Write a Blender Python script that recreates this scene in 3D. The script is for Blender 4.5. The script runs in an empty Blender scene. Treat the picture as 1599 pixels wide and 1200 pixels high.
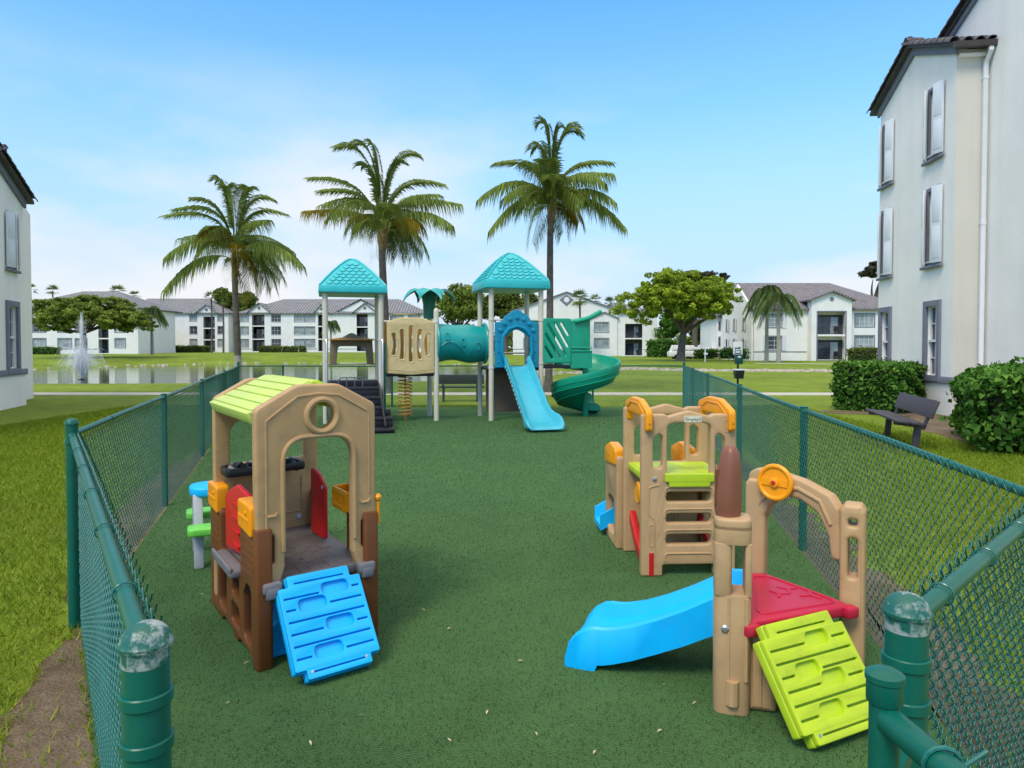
import bpy, bmesh, math, random
import numpy as np
from mathutils import Matrix, Vector
R = math.radians
random.seed(7); rng = np.random.default_rng(7)
sc = bpy.context.scene
COL = sc.collection

# ---------------------------------------------------------------- camera
FPX, EYE, PITCH, HZ = 1080.0, 1.69, R(1.5), 543.0        # focal length in photo pixels, eye height, tilt, horizon row
cam = bpy.data.cameras.new('camera'); cam_o = bpy.data.objects.new('camera', cam); COL.objects.link(cam_o)
cam.sensor_width = 36.0; cam.lens = FPX / 1599 * 36
cam.shift_y = -(600 - (HZ + FPX * math.tan(PITCH))) / 1599
cam.clip_start = 0.05; cam.clip_end = 6000
cam_o.location = (0, 0, EYE); cam_o.rotation_euler = (R(90) - PITCH, 0, 0)
sc.camera = cam_o
# ---------------------------------------------------------------- sky, sun, exposure
SUN_EL, SUN_AZ = R(52), R(210)      # azimuth clockwise from +Y (the view direction)
w = bpy.data.worlds.new('World'); sc.world = w; w.use_nodes = True
nt = w.node_tree; nt.nodes.clear()
def N(t, **k):
    n = nt.nodes.new(t)
    for a, b in k.items(): setattr(n, a, b)
    return n
sky = N('ShaderNodeTexSky', sky_type='NISHITA', sun_disc=False)
sky.sun_elevation = SUN_EL; sky.sun_rotation = SUN_AZ
sky.air_density = 1.35; sky.dust_density = 0.35; sky.ozone_density = 2.2; sky.altitude = 0
tc = N('ShaderNodeTexCoord'); mp = N('ShaderNodeMapping'); mp.inputs['Scale'].default_value = (1.0, 1.0, 2.6)
mp.inputs['Location'].default_value = (4.2, 0.2, 0.35)
no = N('ShaderNodeTexNoise'); no.inputs['Scale'].default_value = 1.7; no.inputs['Detail'].default_value = 7; no.inputs['Roughness'].default_value = 0.52
cr = N('ShaderNodeValToRGB'); cr.color_ramp.elements[0].position = 0.43; cr.color_ramp.elements[1].position = 0.60
sep = N('ShaderNodeSeparateXYZ'); hr = N('ShaderNodeValToRGB')
hr.color_ramp.elements[0].position = 0.0; hr.color_ramp.elements[0].color = (1, 1, 1, 1)
hr.color_ramp.elements[1].position = 0.46; hr.color_ramp.elements[1].color = (0, 0, 0, 1)
for _p, _v in ((0.13, 0.84), (0.22, 0.58), (0.32, 0.22)): hr.color_ramp.elements.new(_p).color = (_v, _v, _v, 1)
hr2 = N('ShaderNodeValToRGB'); hr2.color_ramp.elements[0].color = (1, 1, 1, 1); hr2.color_ramp.elements[0].position = 0.20; hr2.color_ramp.elements[1].position = 0.38; hr2.color_ramp.elements[1].color = (0, 0, 0, 1)
mul = N('ShaderNodeMath', operation='MULTIPLY'); mx = N('ShaderNodeMix', data_type='RGBA'); mx2 = N('ShaderNodeMix', data_type='RGBA')
veil = N('ShaderNodeMath', operation='MULTIPLY'); veil.inputs[1].default_value = 0.97
bg = N('ShaderNodeBackground'); wo = N('ShaderNodeOutputWorld')
L = nt.links.new
L(tc.outputs['Generated'], mp.inputs['Vector']); L(mp.outputs[0], no.inputs['Vector']); L(no.outputs[0], cr.inputs[0])
L(tc.outputs['Generated'], sep.inputs[0]); L(sep.outputs['Z'], hr.inputs[0])
L(sep.outputs['Z'], hr2.inputs[0]); L(cr.outputs[0], mul.inputs[0]); L(hr2.outputs[0], mul.inputs[1])
tint = N('ShaderNodeMix', data_type='RGBA', blend_type='MULTIPLY'); tint.inputs['Factor'].default_value = 1.0; tint.inputs['B'].default_value = (0.41, 0.83, 1.12, 1)
L(sky.outputs[0], tint.inputs['A']); L(hr.outputs[0], veil.inputs[0])
L(veil.outputs[0], mx2.inputs['Factor']); L(tint.outputs['Result'], mx2.inputs['A']); mx2.inputs['B'].default_value = (2.42, 3.08, 3.85, 1)
L(mul.outputs[0], mx.inputs['Factor']); L(mx2.outputs['Result'], mx.inputs['A']); mx.inputs['B'].default_value = (3.75, 3.85, 4.0, 1)
# high cloud overhead, out of view, added bright and warm to neutralise blue skylight
hi = N('ShaderNodeMapRange'); hi.inputs['From Min'].default_value = 0.50; hi.inputs['From Max'].default_value = 0.80; hi.inputs['To Max'].default_value = 0.85; L(sep.outputs['Z'], hi.inputs['Value'])
mx3 = N('ShaderNodeMix', data_type='RGBA'); L(hi.outputs[0], mx3.inputs['Factor']); L(mx.outputs['Result'], mx3.inputs['A']); mx3.inputs['B'].default_value = (7.2, 6.2, 5.1, 1)
L(mx3.outputs['Result'], bg.inputs['Color']); bg.inputs['Strength'].default_value = 0.15
L(bg.outputs[0], wo.inputs[0])
sl = bpy.data.lights.new('sun', 'SUN'); sl.energy = 1.5; sl.angle = R(18); sl.color = (1, 0.91, 0.74)
so = bpy.data.objects.new('sun', sl); COL.objects.link(so); so.location = (0, -10, 30)
sd = Vector((math.sin(SUN_AZ) * math.cos(SUN_EL), math.cos(SUN_AZ) * math.cos(SUN_EL), math.sin(SUN_EL)))
so.rotation_euler = sd.to_track_quat('Z', 'Y').to_euler()
vs = sc.view_settings; vs.view_transform = 'Standard'; vs.look = 'None'; vs.gamma = 1; vs.exposure = 0.7; vs.use_curve_mapping = False

# ---------------------------------------------------------------- helpers
def X_(px, d): return (px - 799.5) / FPX * d
def Z_(py, d): return EYE - (py - HZ) / FPX * d
def V(*a): return Vector(a)

def mat(name, col, rough=0.5, var=0.12, scale=6.0, bump=0.0, bscale=40.0, spec=0.5, metal=0.0, dirt=0.0, dcol=(0.12, 0.1, 0.07), rnd=0.0, trans=None, detail=4.0, coat=0.0, dlo=0.5, dhi=0.75, streak=False):
    m = bpy.data.materials.new(name); m.use_nodes = True
    t = m.node_tree; b = t.nodes['Principled BSDF']
    def n(k, **kw):
        x = t.nodes.new(k)
        for a, c in kw.items(): setattr(x, a, c)
        return x
    co = n('ShaderNodeTexCoord'); ns = n('ShaderNodeTexNoise'); ns.inputs['Scale'].default_value = scale; ns.inputs['Detail'].default_value = detail
    t.links.new(co.outputs['Object'], ns.inputs['Vector'])
    hv = n('ShaderNodeHueSaturation'); hv.inputs['Color'].default_value = (*col, 1)
    mr = n('ShaderNodeMapRange'); mr.inputs['From Min'].default_value = 0.3; mr.inputs['From Max'].default_value = 0.7
    mr.inputs['To Min'].default_value = 1 - var; mr.inputs['To Max'].default_value = 1 + var
    t.links.new(ns.outputs[0], mr.inputs['Value'])
    val = mr.outputs[0]
    if rnd:
        oi = n('ShaderNodeObjectInfo'); mr2 = n('ShaderNodeMapRange'); mr2.inputs['To Min'].default_value = 1 - rnd; mr2.inputs['To Max'].default_value = 1 + rnd
        t.links.new(oi.outputs['Random'], mr2.inputs['Value'])
        ml = n('ShaderNodeMath', operation='MULTIPLY'); t.links.new(val, ml.inputs[0]); t.links.new(mr2.outputs[0], ml.inputs[1]); val = ml.outputs[0]
    t.links.new(val, hv.inputs['Value'])
    colout = hv.outputs[0]
    if dirt:
        n2 = n('ShaderNodeTexNoise'); n2.inputs['Scale'].default_value = scale * 1.7; n2.inputs['Detail'].default_value = 8; n2.inputs['Roughness'].default_value = 0.65
        if streak:
            mpg = n('ShaderNodeMapping'); mpg.inputs['Scale'].default_value = (2.2, 2.2, 0.10); t.links.new(co.outputs['Object'], mpg.inputs[0]); t.links.new(mpg.outputs[0], n2.inputs['Vector'])
        else: t.links.new(co.outputs['Object'], n2.inputs['Vector'])
        rp = n('ShaderNodeMapRange'); rp.inputs['From Min'].default_value = dlo; rp.inputs['From Max'].default_value = dhi; rp.inputs['To Max'].default_value = dirt
        t.links.new(n2.outputs[0], rp.inputs['Value'])
        mm = n('ShaderNodeMix', data_type='RGBA'); t.links.new(rp.outputs[0], mm.inputs['Factor']); t.links.new(colout, mm.inputs['A']); mm.inputs['B'].default_value = (*dcol, 1)
        colout = mm.outputs['Result']
    t.links.new(colout, b.inputs['Base Color'])
    b.inputs['Roughness'].default_value = rough; b.inputs['Metallic'].default_value = metal
    b.inputs['Specular IOR Level'].default_value = spec
    if coat: b.inputs['Coat Weight'].default_value = coat; b.inputs['Coat Roughness'].default_value = 0.15
    if bump:
        nb = n('ShaderNodeTexNoise'); nb.inputs['Scale'].default_value = bscale; nb.inputs['Detail'].default_value = 5
        t.links.new(co.outputs['Object'], nb.inputs['Vector'])
        bp = n('ShaderNodeBump'); bp.inputs['Strength'].default_value = bump; bp.inputs['Distance'].default_value = 0.02
        t.links.new(nb.outputs[0], bp.inputs['Height']); t.links.new(bp.outputs[0], b.inputs['Normal'])
    if trans is not None:       # leaf: translucent share
        tr = n('ShaderNodeBsdfTranslucent'); t.links.new(colout, tr.inputs['Color'])
        ms = n('ShaderNodeMixShader'); ms.inputs[0].default_value = trans
        out = t.nodes['Material Output']
        t.links.new(b.outputs[0], ms.inputs[1]); t.links.new(tr.outputs[0], ms.inputs[2]); t.links.new(ms.outputs[0], out.inputs[0])
    return m

class MB:
    def __init__(s): s.v = []; s.f = []
    def add(s, vs, fs, M=None):
        o = len(s.v)
        s.v += [M @ Vector(p) for p in vs] if M is not None else [Vector(p) for p in vs]
        s.f += [tuple(i + o for i in f) for f in fs]; return s
    def box(s, c, d, M=None, rz=0.0):
        x, y, z = (a / 2 for a in d); c = Vector(c)
        q = Matrix.Rotation(rz, 3, 'Z') if rz else None
        vs = []
        for a in ((-x,-y,-z),(x,-y,-z),(x,y,-z),(-x,y,-z),(-x,-y,z),(x,-y,z),(x,y,z),(-x,y,z)):
            p = Vector(a); p = q @ p if q else p
            vs.append(c + p)
        return s.add(vs, [(0,3,2,1),(4,5,6,7),(0,1,5,4),(1,2,6,5),(2,3,7,6),(3,0,4,7)], M)
    def bx(s, x0, x1, y0, y1, z0, z1, M=None):
        return s.box(((x0+x1)/2,(y0+y1)/2,(z0+z1)/2), (abs(x1-x0),abs(y1-y0),abs(z1-z0)), M)
    def loft(s, secs, cap=True, closed=True, M=None):
        n = len(secs[0]); o = []; fs = []
        for q in secs: o += list(q)
        for i in range(len(secs)-1):
            for j in range(n if closed else n-1):
                k = (j+1) % n
                fs.append((i*n+j, i*n+k, (i+1)*n+k, (i+1)*n+j))
        if cap and closed:
            fs.append(tuple(range(n-1,-1,-1))); fs.append(tuple((len(secs)-1)*n+j for j in range(n)))
        return s.add(o, fs, M)
    def tube(s, pts, r, n=8, cap=True, M=None):
        pts = [Vector(p) for p in pts]; m = len(pts)
        rr = r if isinstance(r, (list, tuple)) else [r]*m
        secs = []; up = None
        for i in range(m):
            t = (pts[min(i+1,m-1)] - pts[max(i-1,0)])
            if t.length < 1e-9: t = Vector((0,0,1))
            t.normalize()
            if up is None:
                up = t.orthogonal().normalized()
            else:
                up = (up - t*up.dot(t));
                up = up.normalized() if up.length > 1e-6 else t.orthogonal().normalized()
            b = t.cross(up)
            secs.append([pts[i] + (up*math.cos(2*math.pi*j/n) + b*math.sin(2*math.pi*j/n))*rr[i] for j in range(n)])
        return s.loft(secs, cap, True, M)
    def lathe(s, prof, n=20, M=None, c=(0,0,0)):
        secs = [[Vector((c[0]+r*math.cos(2*math.pi*j/n), c[1]+r*math.sin(2*math.pi*j/n), c[2]+z)) for j in range(n)] for r, z in prof]
        return s.loft(secs, True, True, M)
    def torus(s, R0, r, n=24, m=8, M=None, c=(0,0,0), ax='Z'):
        secs = []
        for i in range(n+1):
            a = 2*math.pi*i/n
            q = []
            for j in range(m):
                b = 2*math.pi*j/m; rad = R0 + r*math.cos(b); h = r*math.sin(b)
                p = {'Z': (rad*math.cos(a), rad*math.sin(a), h), 'Y': (rad*math.cos(a), h, rad*math.sin(a)), 'X': (h, rad*math.cos(a), rad*math.sin(a))}[ax]
                q.append(Vector(p)+Vector(c))
            secs.append(q)
        return s.loft(secs, False, True, M)
    def panel(s, outer, holes=(), t=0.04, bev=0.008, O=(0,0,0), U=(1,0,0), W=(0,0,1), M=None, res=1):
        cu = bpy.data.curves.new('t', 'CURVE'); cu.dimensions = '2D'; cu.fill_mode = 'BOTH'
        cu.extrude = max(t/2 - bev, 0.0005); cu.bevel_depth = bev; cu.bevel_resolution = res; cu.offset = -bev
        for lp in [outer, *holes]:
            sp = cu.splines.new('POLY'); sp.points.add(len(lp)-1); sp.use_cyclic_u = True
            for q, p in zip(sp.points, lp): q.co = (p[0], p[1], 0, 1)
        ob = bpy.data.objects.new('t', cu); me = bpy.data.meshes.new_from_object(ob)
        U = Vector(U).normalized(); W = Vector(W).normalized(); Nn = U.cross(W); O = Vector(O)
        vs = [O + U*p.co.x + W*p.co.y + Nn*p.co.z for p in me.vertices]
        fs = [tuple(p.vertices) for p in me.polygons]
        bpy.data.objects.remove(ob); bpy.data.curves.remove(cu); bpy.data.meshes.remove(me)
        return s.add(vs, fs, M)
    def build(s, name, m, parent=None, X=None, bevel=0.0, smooth=True, ang=35, loc=None, seg=2):
        me = bpy.data.meshes.new(name)
        vs = [X @ v for v in s.v] if X is not None else s.v
        if loc is not None: vs = [v - Vector(loc) for v in vs]
        me.from_pydata([tuple(v) for v in vs], [], s.f)
        bm = bmesh.new(); bm.from_mesh(me)
        bmesh.ops.remove_doubles(bm, verts=bm.verts, dist=1e-5)
        bmesh.ops.recalc_face_normals(bm, faces=bm.faces)
        if bevel:
            es = [e for e in bm.edges if len(e.link_faces) == 2 and e.calc_face_angle(0) > R(30)]
            bmesh.ops.bevel(bm, geom=es, offset=bevel, segments=seg, profile=0.5, affect='EDGES', clamp_overlap=True)
        bm.to_mesh(me); bm.free()
        if smooth:
            me.polygons.foreach_set('use_smooth', [True]*len(me.polygons)); me.set_sharp_from_angle(angle=R(ang))
        if m is not None: me.materials.append(m)
        o = bpy.data.objects.new(name, me); COL.objects.link(o)
        if parent is not None: o.parent = parent
        if loc is not None: o.location = loc
        return o

def raw(name, verts, faces, m, parent=None, smooth=False, attr=None, mats=None):
    """fast mesh from numpy arrays; faces (n,3) or (n,4); attr = per-face float stored on the face domain"""
    me = bpy.data.meshes.new(name); k = faces.shape[1]; nf = len(faces)
    me.vertices.add(len(verts)); me.vertices.foreach_set('co', verts.astype(np.float32).ravel())
    me.loops.add(nf*k); me.loops.foreach_set('vertex_index', faces.astype(np.int32).ravel())
    me.polygons.add(nf); me.polygons.foreach_set('loop_start', np.arange(0, nf*k, k, dtype=np.int32))
    me.update(calc_edges=True); me.validate()
    if smooth: me.polygons.foreach_set('use_smooth', [True]*len(me.polygons))
    if attr is not None and len(me.polygons) == nf:
        a = me.attributes.new('tone', 'FLOAT', 'FACE'); a.data.foreach_set('value', attr.astype(np.float32))
    me.materials.append(m)
    o = bpy.data.objects.new(name, me); COL.objects.link(o)
    if parent is not None: o.parent = parent
    return o

def tag(o, label=None, cat=None, group=None, kind=None):
    if label: o['label'] = label
    if cat: o['category'] = cat
    if group: o['group'] = group
    if kind: o['kind'] = kind
    return o
def thing(name, label, cat, loc=(0,0,0), rz=0.0, group=None):
    o = bpy.data.objects.new(name, None); COL.objects.link(o); o.empty_display_size = 0.1
    o.location = loc; o.rotation_euler = (0,0,rz); tag(o, label, cat, group); return o
def struct(o): o['kind'] = 'structure'; return o
def share(o, name, parent, loc=(0,0,0), rot=(0,0,0), scale=(1,1,1), m=None):
    c = bpy.data.objects.new(name, o.data); COL.objects.link(c); c.parent = parent
    c.location = loc; c.rotation_euler = rot; c.scale = scale; return c
def copy_tree(o, parent=None):
    c = o.copy(); COL.objects.link(c); c.parent = parent
    for ch in list(o.children): copy_tree(ch, c)
    return c
def frame(O, ex, ey):      # local x,y (not quite square allowed), z up
    return Matrix(((ex[0],ey[0],0,O[0]),(ex[1],ey[1],0,O[1]),(0,0,1,O[2] if len(O)>2 else 0),(0,0,0,1)))

def rpoly(pts, r=0.03, n=4):
    """polygon with rounded corners; pts (x,y) or (x,y,r)"""
    out = []; k = len(pts)
    for i in range(k):
        p = Vector(pts[i][:2]); rr = pts[i][2] if len(pts[i]) > 2 else r
        a = Vector(pts[i-1][:2]) - p; b = Vector(pts[(i+1)%k][:2]) - p
        if rr <= 0: out.append(tuple(p)); continue
        la, lb = a.length, b.length; a.normalize(); b.normalize()
        ang = a.angle(b); d = min(rr/math.tan(ang/2), la*0.48, lb*0.48)
        p0, p2 = p + a*d, p + b*d
        for j in range(n+1):
            t = j/n; out.append(tuple(p0*(1-t)**2 + p*2*t*(1-t) + p2*t*t))
    return out
def rect(x0, x1, y0, y1, r=0.0, n=4): return rpoly([(x0,y0),(x1,y0),(x1,y1),(x0,y1)], r, n)
def stad(cx, cy, w_, h_, n=6): return rect(cx-w_/2, cx+w_/2, cy-h_/2, cy+h_/2, min(w_,h_)*0.499, n)
def circ(cx, cy, r, n=24): return [(cx+r*math.cos(2*math.pi*i/n), cy+r*math.sin(2*math.pi*i/n)) for i in range(n)]
def arch(x0, x1, y0, y1, r, n=7): return rpoly([(x0,y0,0.012),(x1,y0,0.012),(x1,y1,r),(x0,y1,r)], r, n)
def bez(p0, p1, p2, n): return [Vector(p0)*(1-t)**2 + Vector(p1)*2*t*(1-t) + Vector(p2)*t*t for t in (i/n for i in range(n+1))]
def text_mesh(mb, s, size, O, U, W, depth=0.002):
    cu = bpy.data.curves.new('t', 'FONT'); cu.body = s; cu.size = size; cu.extrude = depth/2; cu.align_x = 'CENTER'; cu.align_y = 'CENTER'; cu.resolution_u = 2
    ob = bpy.data.objects.new('t', cu); me = bpy.data.meshes.new_from_object(ob)
    U = Vector(U).normalized(); W = Vector(W).normalized(); Nn = U.cross(W); O = Vector(O)
    mb.add([O + U*p.co.x + W*p.co.y + Nn*p.co.z for p in me.vertices], [tuple(p.vertices) for p in me.polygons])
    bpy.data.objects.remove(ob); bpy.data.curves.remove(cu); bpy.data.meshes.remove(me)
# ---------------------------------------------------------------- materials
def plast(name, c, rough=0.42, dirt=0.10, var=0.06, **k): return mat(name, c, rough, var, 5.0, 0.06, 220.0, 0.4, dirt=min(0.5, dirt*1.7), dlo=0.48, dhi=0.72, **k)
TAN = plast('tan plastic', (0.46, 0.29, 0.135), 0.5, 0.16); TAN2 = plast('pale tan plastic', (0.50, 0.32, 0.16), 0.5, 0.14)
BROWN = plast('brown plastic', (0.155, 0.052, 0.014), 0.42, 0.08); RUST = plast('red brown plastic', (0.23, 0.085, 0.05), 0.38, 0.12)
BLUE = plast('sky blue plastic', (0.0, 0.44, 0.92), 0.40, 0.05); LIME = plast('lime plastic', (0.46, 0.62, 0.022), 0.45, 0.10)
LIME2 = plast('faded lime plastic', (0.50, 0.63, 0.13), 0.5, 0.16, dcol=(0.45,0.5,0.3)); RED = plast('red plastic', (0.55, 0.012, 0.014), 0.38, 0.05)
CRIM = plast('crimson plastic', (0.50, 0.012, 0.05), 0.4, 0.07, dcol=(0.3,0.1,0.1))
YEL = plast('yellow plastic', (0.90, 0.33, 0.004), 0.36, 0.06); GREYP = plast('grey plastic', (0.17, 0.17, 0.19), 0.5, 0.3, dcol=(0.09,0.08,0.07))
DECK = plast('dark grey deck plastic', (0.115, 0.105, 0.11), 0.55, 0.4, dcol=(0.19,0.16,0.14)); LGREY = plast('light grey plastic', (0.42, 0.44, 0.48), 0.4, 0.1)
GREEN3 = plast('bright green plastic', (0.16, 0.62, 0.08), 0.35, 0.04); BLACKP = plast('black plastic', (0.012, 0.013, 0.018), 0.35, 0.1, dcol=(0.06,0.06,0.06))
TEAL = plast('turquoise plastic', (0.03, 0.46, 0.50), 0.4, 0.07, dcol=(0.2,0.5,0.5)); SLIDEB = plast('aqua blue plastic', (0.04, 0.40, 0.53), 0.3, 0.06)
PANB = plast('blue play panel plastic', (0.0, 0.24, 0.40), 0.35, 0.06)
SPIR = plast('emerald plastic', (0.006, 0.33, 0.20), 0.3, 0.08); PALMP = plast('dark green plastic', (0.008, 0.12, 0.075), 0.35, 0.05)
TUN = plast('teal tunnel plastic', (0.008, 0.30, 0.29), 0.32, 0.06)
POST = mat('cream powder coat', (0.60, 0.56, 0.46), 0.45, 0.05, 3.0, dirt=0.15, dcol=(0.4,0.36,0.28)); BEIGE = plast('beige plastic', (0.58, 0.45, 0.22), 0.5, 0.10)
RUBBER = mat('black coated steel', (0.012, 0.012, 0.02), 0.5, 0.2, 8, 0.1, 90); ORANGE = plast('orange tan coat', (0.50, 0.24, 0.05), 0.4, 0.1)
STEEL = mat('galvanised steel', (0.5, 0.52, 0.55), 0.35, 0.1, 10, metal=0.8)
FGREEN = mat('green vinyl', (0.002, 0.105, 0.074), 0.34, 0.10, 14, 0.05, 120, spec=0.35, dirt=0.10, dcol=(0.05,0.14,0.13))
FCAP = mat('worn green paint', (0.006, 0.105, 0.078), 0.40, 0.10, 16, 0.15, 80, dirt=0.85, dcol=(0.36,0.39,0.39), dlo=0.47, dhi=0.58)
FWIRE = mat('green vinyl wire', (0.008, 0.13, 0.112), 0.25, 0.15, 9)
BENCH = mat('dark brown recycled plastic', (0.052, 0.042, 0.052), 0.6, 0.12, 12, 0.1, 60)

def stucco(name, c): return mat(name, c, 0.9, 0.05, 0.7, 0.45, 45.0, 0.2, dirt=0.34, dcol=tuple(a*0.74 for a in c), streak=True, dlo=0.48, dhi=0.8)
WHITE = stucco('white stucco', (0.86, 0.83, 0.79)); WHITE2 = stucco('far white stucco', (0.80, 0.79, 0.77)); WARMSIDE = stucco('warm lit stucco', (0.62, 0.585, 0.52))  # last one is white stucco with the side face's warm sunlight in its colour
TRIM = mat('blue grey trim paint', (0.19, 0.20, 0.25), 0.8, 0.06, 3, 0.2, 60, 0.2); SHUT = mat('white painted metal', (0.66, 0.69, 0.73), 0.45, 0.04, 4)
ALU = mat('white aluminium', (0.72, 0.73, 0.75), 0.4, 0.03, 4)
def glassy(name, c, r=0.08): return mat(name, c, r, 0.35, 0.8, 0, spec=0.7)
PANE = glassy('dark window glass', (0.035, 0.045, 0.06)); PANE2 = glassy('window glass with blind', (0.30, 0.34, 0.36), 0.15); DARKIN = mat('dark recess', (0.06, 0.06, 0.062), 0.8, 0.3, 1.0)
TILE = mat('dark grey roof tile', (0.085, 0.078, 0.085), 0.7, 0.25, 3, 0.2, 30, rnd=0.25)
def roofmat(name, c1, c2, sc_, ax):
    m = mat(name, c1, 0.75, 0.25, 0.9, 0.0, detail=8)
    t = m.node_tree; b = t.nodes['Principled BSDF']
    co = t.nodes.new('ShaderNodeTexCoord'); wv = t.nodes.new('ShaderNodeTexWave'); wv.bands_direction = ax; wv.inputs['Scale'].default_value = sc_; wv.inputs['Distortion'].default_value = 0.3
    t.links.new(co.outputs['Object'], wv.inputs['Vector'])
    bp = t.nodes.new('ShaderNodeBump'); bp.inputs['Strength'].default_value = 1.0; bp.inputs['Distance'].default_value = 0.12
    t.links.new(wv.outputs['Fac'], bp.inputs['Height']); t.links.new(bp.outputs[0], b.inputs['Normal']); wv.wave_profile = 'SIN'
    src = b.inputs['Base Color'].links[0].from_socket
    n2 = t.nodes.new('ShaderNodeTexNoise'); n2.inputs['Scale'].default_value = 4.0; n2.inputs['Detail'].default_value = 2
    t.links.new(co.outputs['Object'], n2.inputs['Vector'])
    mm = t.nodes.new('ShaderNodeMix'); mm.data_type = 'RGBA'; rp = t.nodes.new('ShaderNodeMapRange'); rp.inputs['From Min'].default_value = 0.4; rp.inputs['From Max'].default_value = 0.65
    t.links.new(n2.outputs[0], rp.inputs['Value']); t.links.new(rp.outputs[0], mm.inputs['Factor'])
    t.links.new(src, mm.inputs['A']); mm.inputs['B'].default_value = (*c2, 1)
    gr = t.nodes.new('ShaderNodeMix'); gr.data_type = 'RGBA'; gr.blend_type = 'MULTIPLY'; gr.inputs['Factor'].default_value = 0.75; cl = t.nodes.new('ShaderNodeValToRGB'); cl.color_ramp.elements[0].position = 0.05; cl.color_ramp.elements[0].color = (0.3,0.3,0.32,1); cl.color_ramp.elements[1].position = 0.45
    t.links.new(wv.outputs['Fac'], cl.inputs[0]); t.links.new(mm.outputs['Result'], gr.inputs['A']); t.links.new(cl.outputs[0], gr.inputs['B']); t.links.new(gr.outputs['Result'], b.inputs['Base Color'])
    return m
ROOF = roofmat('grey tiled roof', (0.185, 0.19, 0.20), (0.27, 0.275, 0.285), 0.5, 'X')
ROOF2 = roofmat('dark ribbed tile roof', (0.19, 0.175, 0.185), (0.29, 0.265, 0.275), 0.85, 'X')
CONC = mat('pale concrete', (0.50, 0.48, 0.43), 0.9, 0.12, 1.5, 0.2, 50, 0.2, dirt=0.3, dcol=(0.3,0.29,0.25))

def ground_mat(name, stops, s1, s2, s3, bump=0.4, bscale=60, rough=0.95, wts=(0.45,0.33,0.22)):
    """layered noise colours for lawn, turf and soil"""
    m = bpy.data.materials.new(name); m.use_nodes = True; t = m.node_tree; b = t.nodes['Principled BSDF']
    co = t.nodes.new('ShaderNodeTexCoord'); acc = None
    for s, wgt in zip((s1, s2, s3), wts):
        ns = t.nodes.new('ShaderNodeTexNoise'); ns.inputs['Scale'].default_value = s; ns.inputs['Detail'].default_value = 5; ns.inputs['Roughness'].default_value = 0.6
        t.links.new(co.outputs['Object'], ns.inputs['Vector'])
        ml = t.nodes.new('ShaderNodeMath'); ml.operation = 'MULTIPLY_ADD'; ml.inputs[1].default_value = wgt
        t.links.new(ns.outputs[0], ml.inputs[0])
        if acc is None: ml.inputs[2].default_value = 0
        else: t.links.new(acc, ml.inputs[2])
        acc = ml.outputs[0]
    rp = t.nodes.new('ShaderNodeValToRGB'); t.links.new(acc, rp.inputs[0])
    el = rp.color_ramp.elements
    while len(el) < len(stops): el.new(0.5)
    for e, (p, c) in zip(el, stops): e.position = p; e.color = (*c, 1)
    t.links.new(rp.outputs[0], b.inputs['Base Color']); b.inputs['Roughness'].default_value = rough; b.inputs['Specular IOR Level'].default_value = 0.15
    nb = t.nodes.new('ShaderNodeTexNoise'); nb.inputs['Scale'].default_value = bscale; nb.inputs['Detail'].default_value = 6
    t.links.new(co.outputs['Object'], nb.inputs['Vector'])
    bp = t.nodes.new('ShaderNodeBump'); bp.inputs['Strength'].default_value = bump; bp.inputs['Distance'].default_value = 0.03
    t.links.new(nb.outputs[0], bp.inputs['Height']); t.links.new(bp.outputs[0], b.inputs['Normal'])
    return m
LAWN = ground_mat('lawn grass', [(0.34,(0.1413,0.1211,0.03347)),(0.43,(0.1202,0.1708,0.01874)),(0.52,(0.1625,0.2348,0.02142)),(0.62,(0.2119,0.2846,0.02945)),(0.72,(0.2826,0.2846,0.06694))], 0.22, 1.7, 14.0, 0.6, 45)
TURF = ground_mat('artificial turf', [(0.36,(0.02037,0.04192,0.01416)),(0.47,(0.0315,0.06621,0.0207)),(0.58,(0.0417,0.08442,0.02614)),(0.70,(0.06944,0.1116,0.04089))], 0.4, 2.6, 60.0, 0.5, 140, wts=(0.4704,0.2688,0.1008))
_b = TURF.node_tree.nodes['Principled BSDF']; _b.inputs['Sheen Weight'].default_value = 0.42; _b.inputs['Sheen Roughness'].default_value = 0.5; _b.inputs['Sheen Tint'].default_value = (0.40, 0.85, 0.28, 1)
SOIL = ground_mat('bare soil', [(0.34,(0.08269,0.06,0.03762)),(0.5,(0.1654,0.125,0.08356)),(0.66,(0.2646,0.215,0.1547))], 1.2, 9.0, 70.0, 0.8, 60)
STONE = mat('pale shore stone', (0.42, 0.38, 0.31), 0.9, 0.25, 4, 0.3, 20, rnd=0.3)
def blade_mat(name, c0, c1, c2, tr=0.35):
    m = bpy.data.materials.new(name); m.use_nodes = True; t = m.node_tree; b = t.nodes['Principled BSDF']
    at_ = t.nodes.new('ShaderNodeAttribute'); at_.attribute_name = 'tone'
    rp = t.nodes.new('ShaderNodeValToRGB'); el = rp.color_ramp.elements; el.new(0.5)
    for e, p, c in zip(el, (0.0, 0.55, 1.0), (c0, c1, c2)): e.position = p; e.color = (*c, 1)
    t.links.new(at_.outputs['Fac'], rp.inputs[0]); t.links.new(rp.outputs[0], b.inputs['Base Color'])
    b.inputs['Roughness'].default_value = 0.65; b.inputs['Specular IOR Level'].default_value = 0.12
    tr_ = t.nodes.new('ShaderNodeBsdfTranslucent'); t.links.new(rp.outputs[0], tr_.inputs['Color'])
    ms = t.nodes.new('ShaderNodeMixShader'); ms.inputs[0].default_value = tr
    t.links.new(b.outputs[0], ms.inputs[1]); t.links.new(tr_.outputs[0], ms.inputs[2]); t.links.new(ms.outputs[0], t.nodes['Material Output'].inputs[0])
    return m
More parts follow.
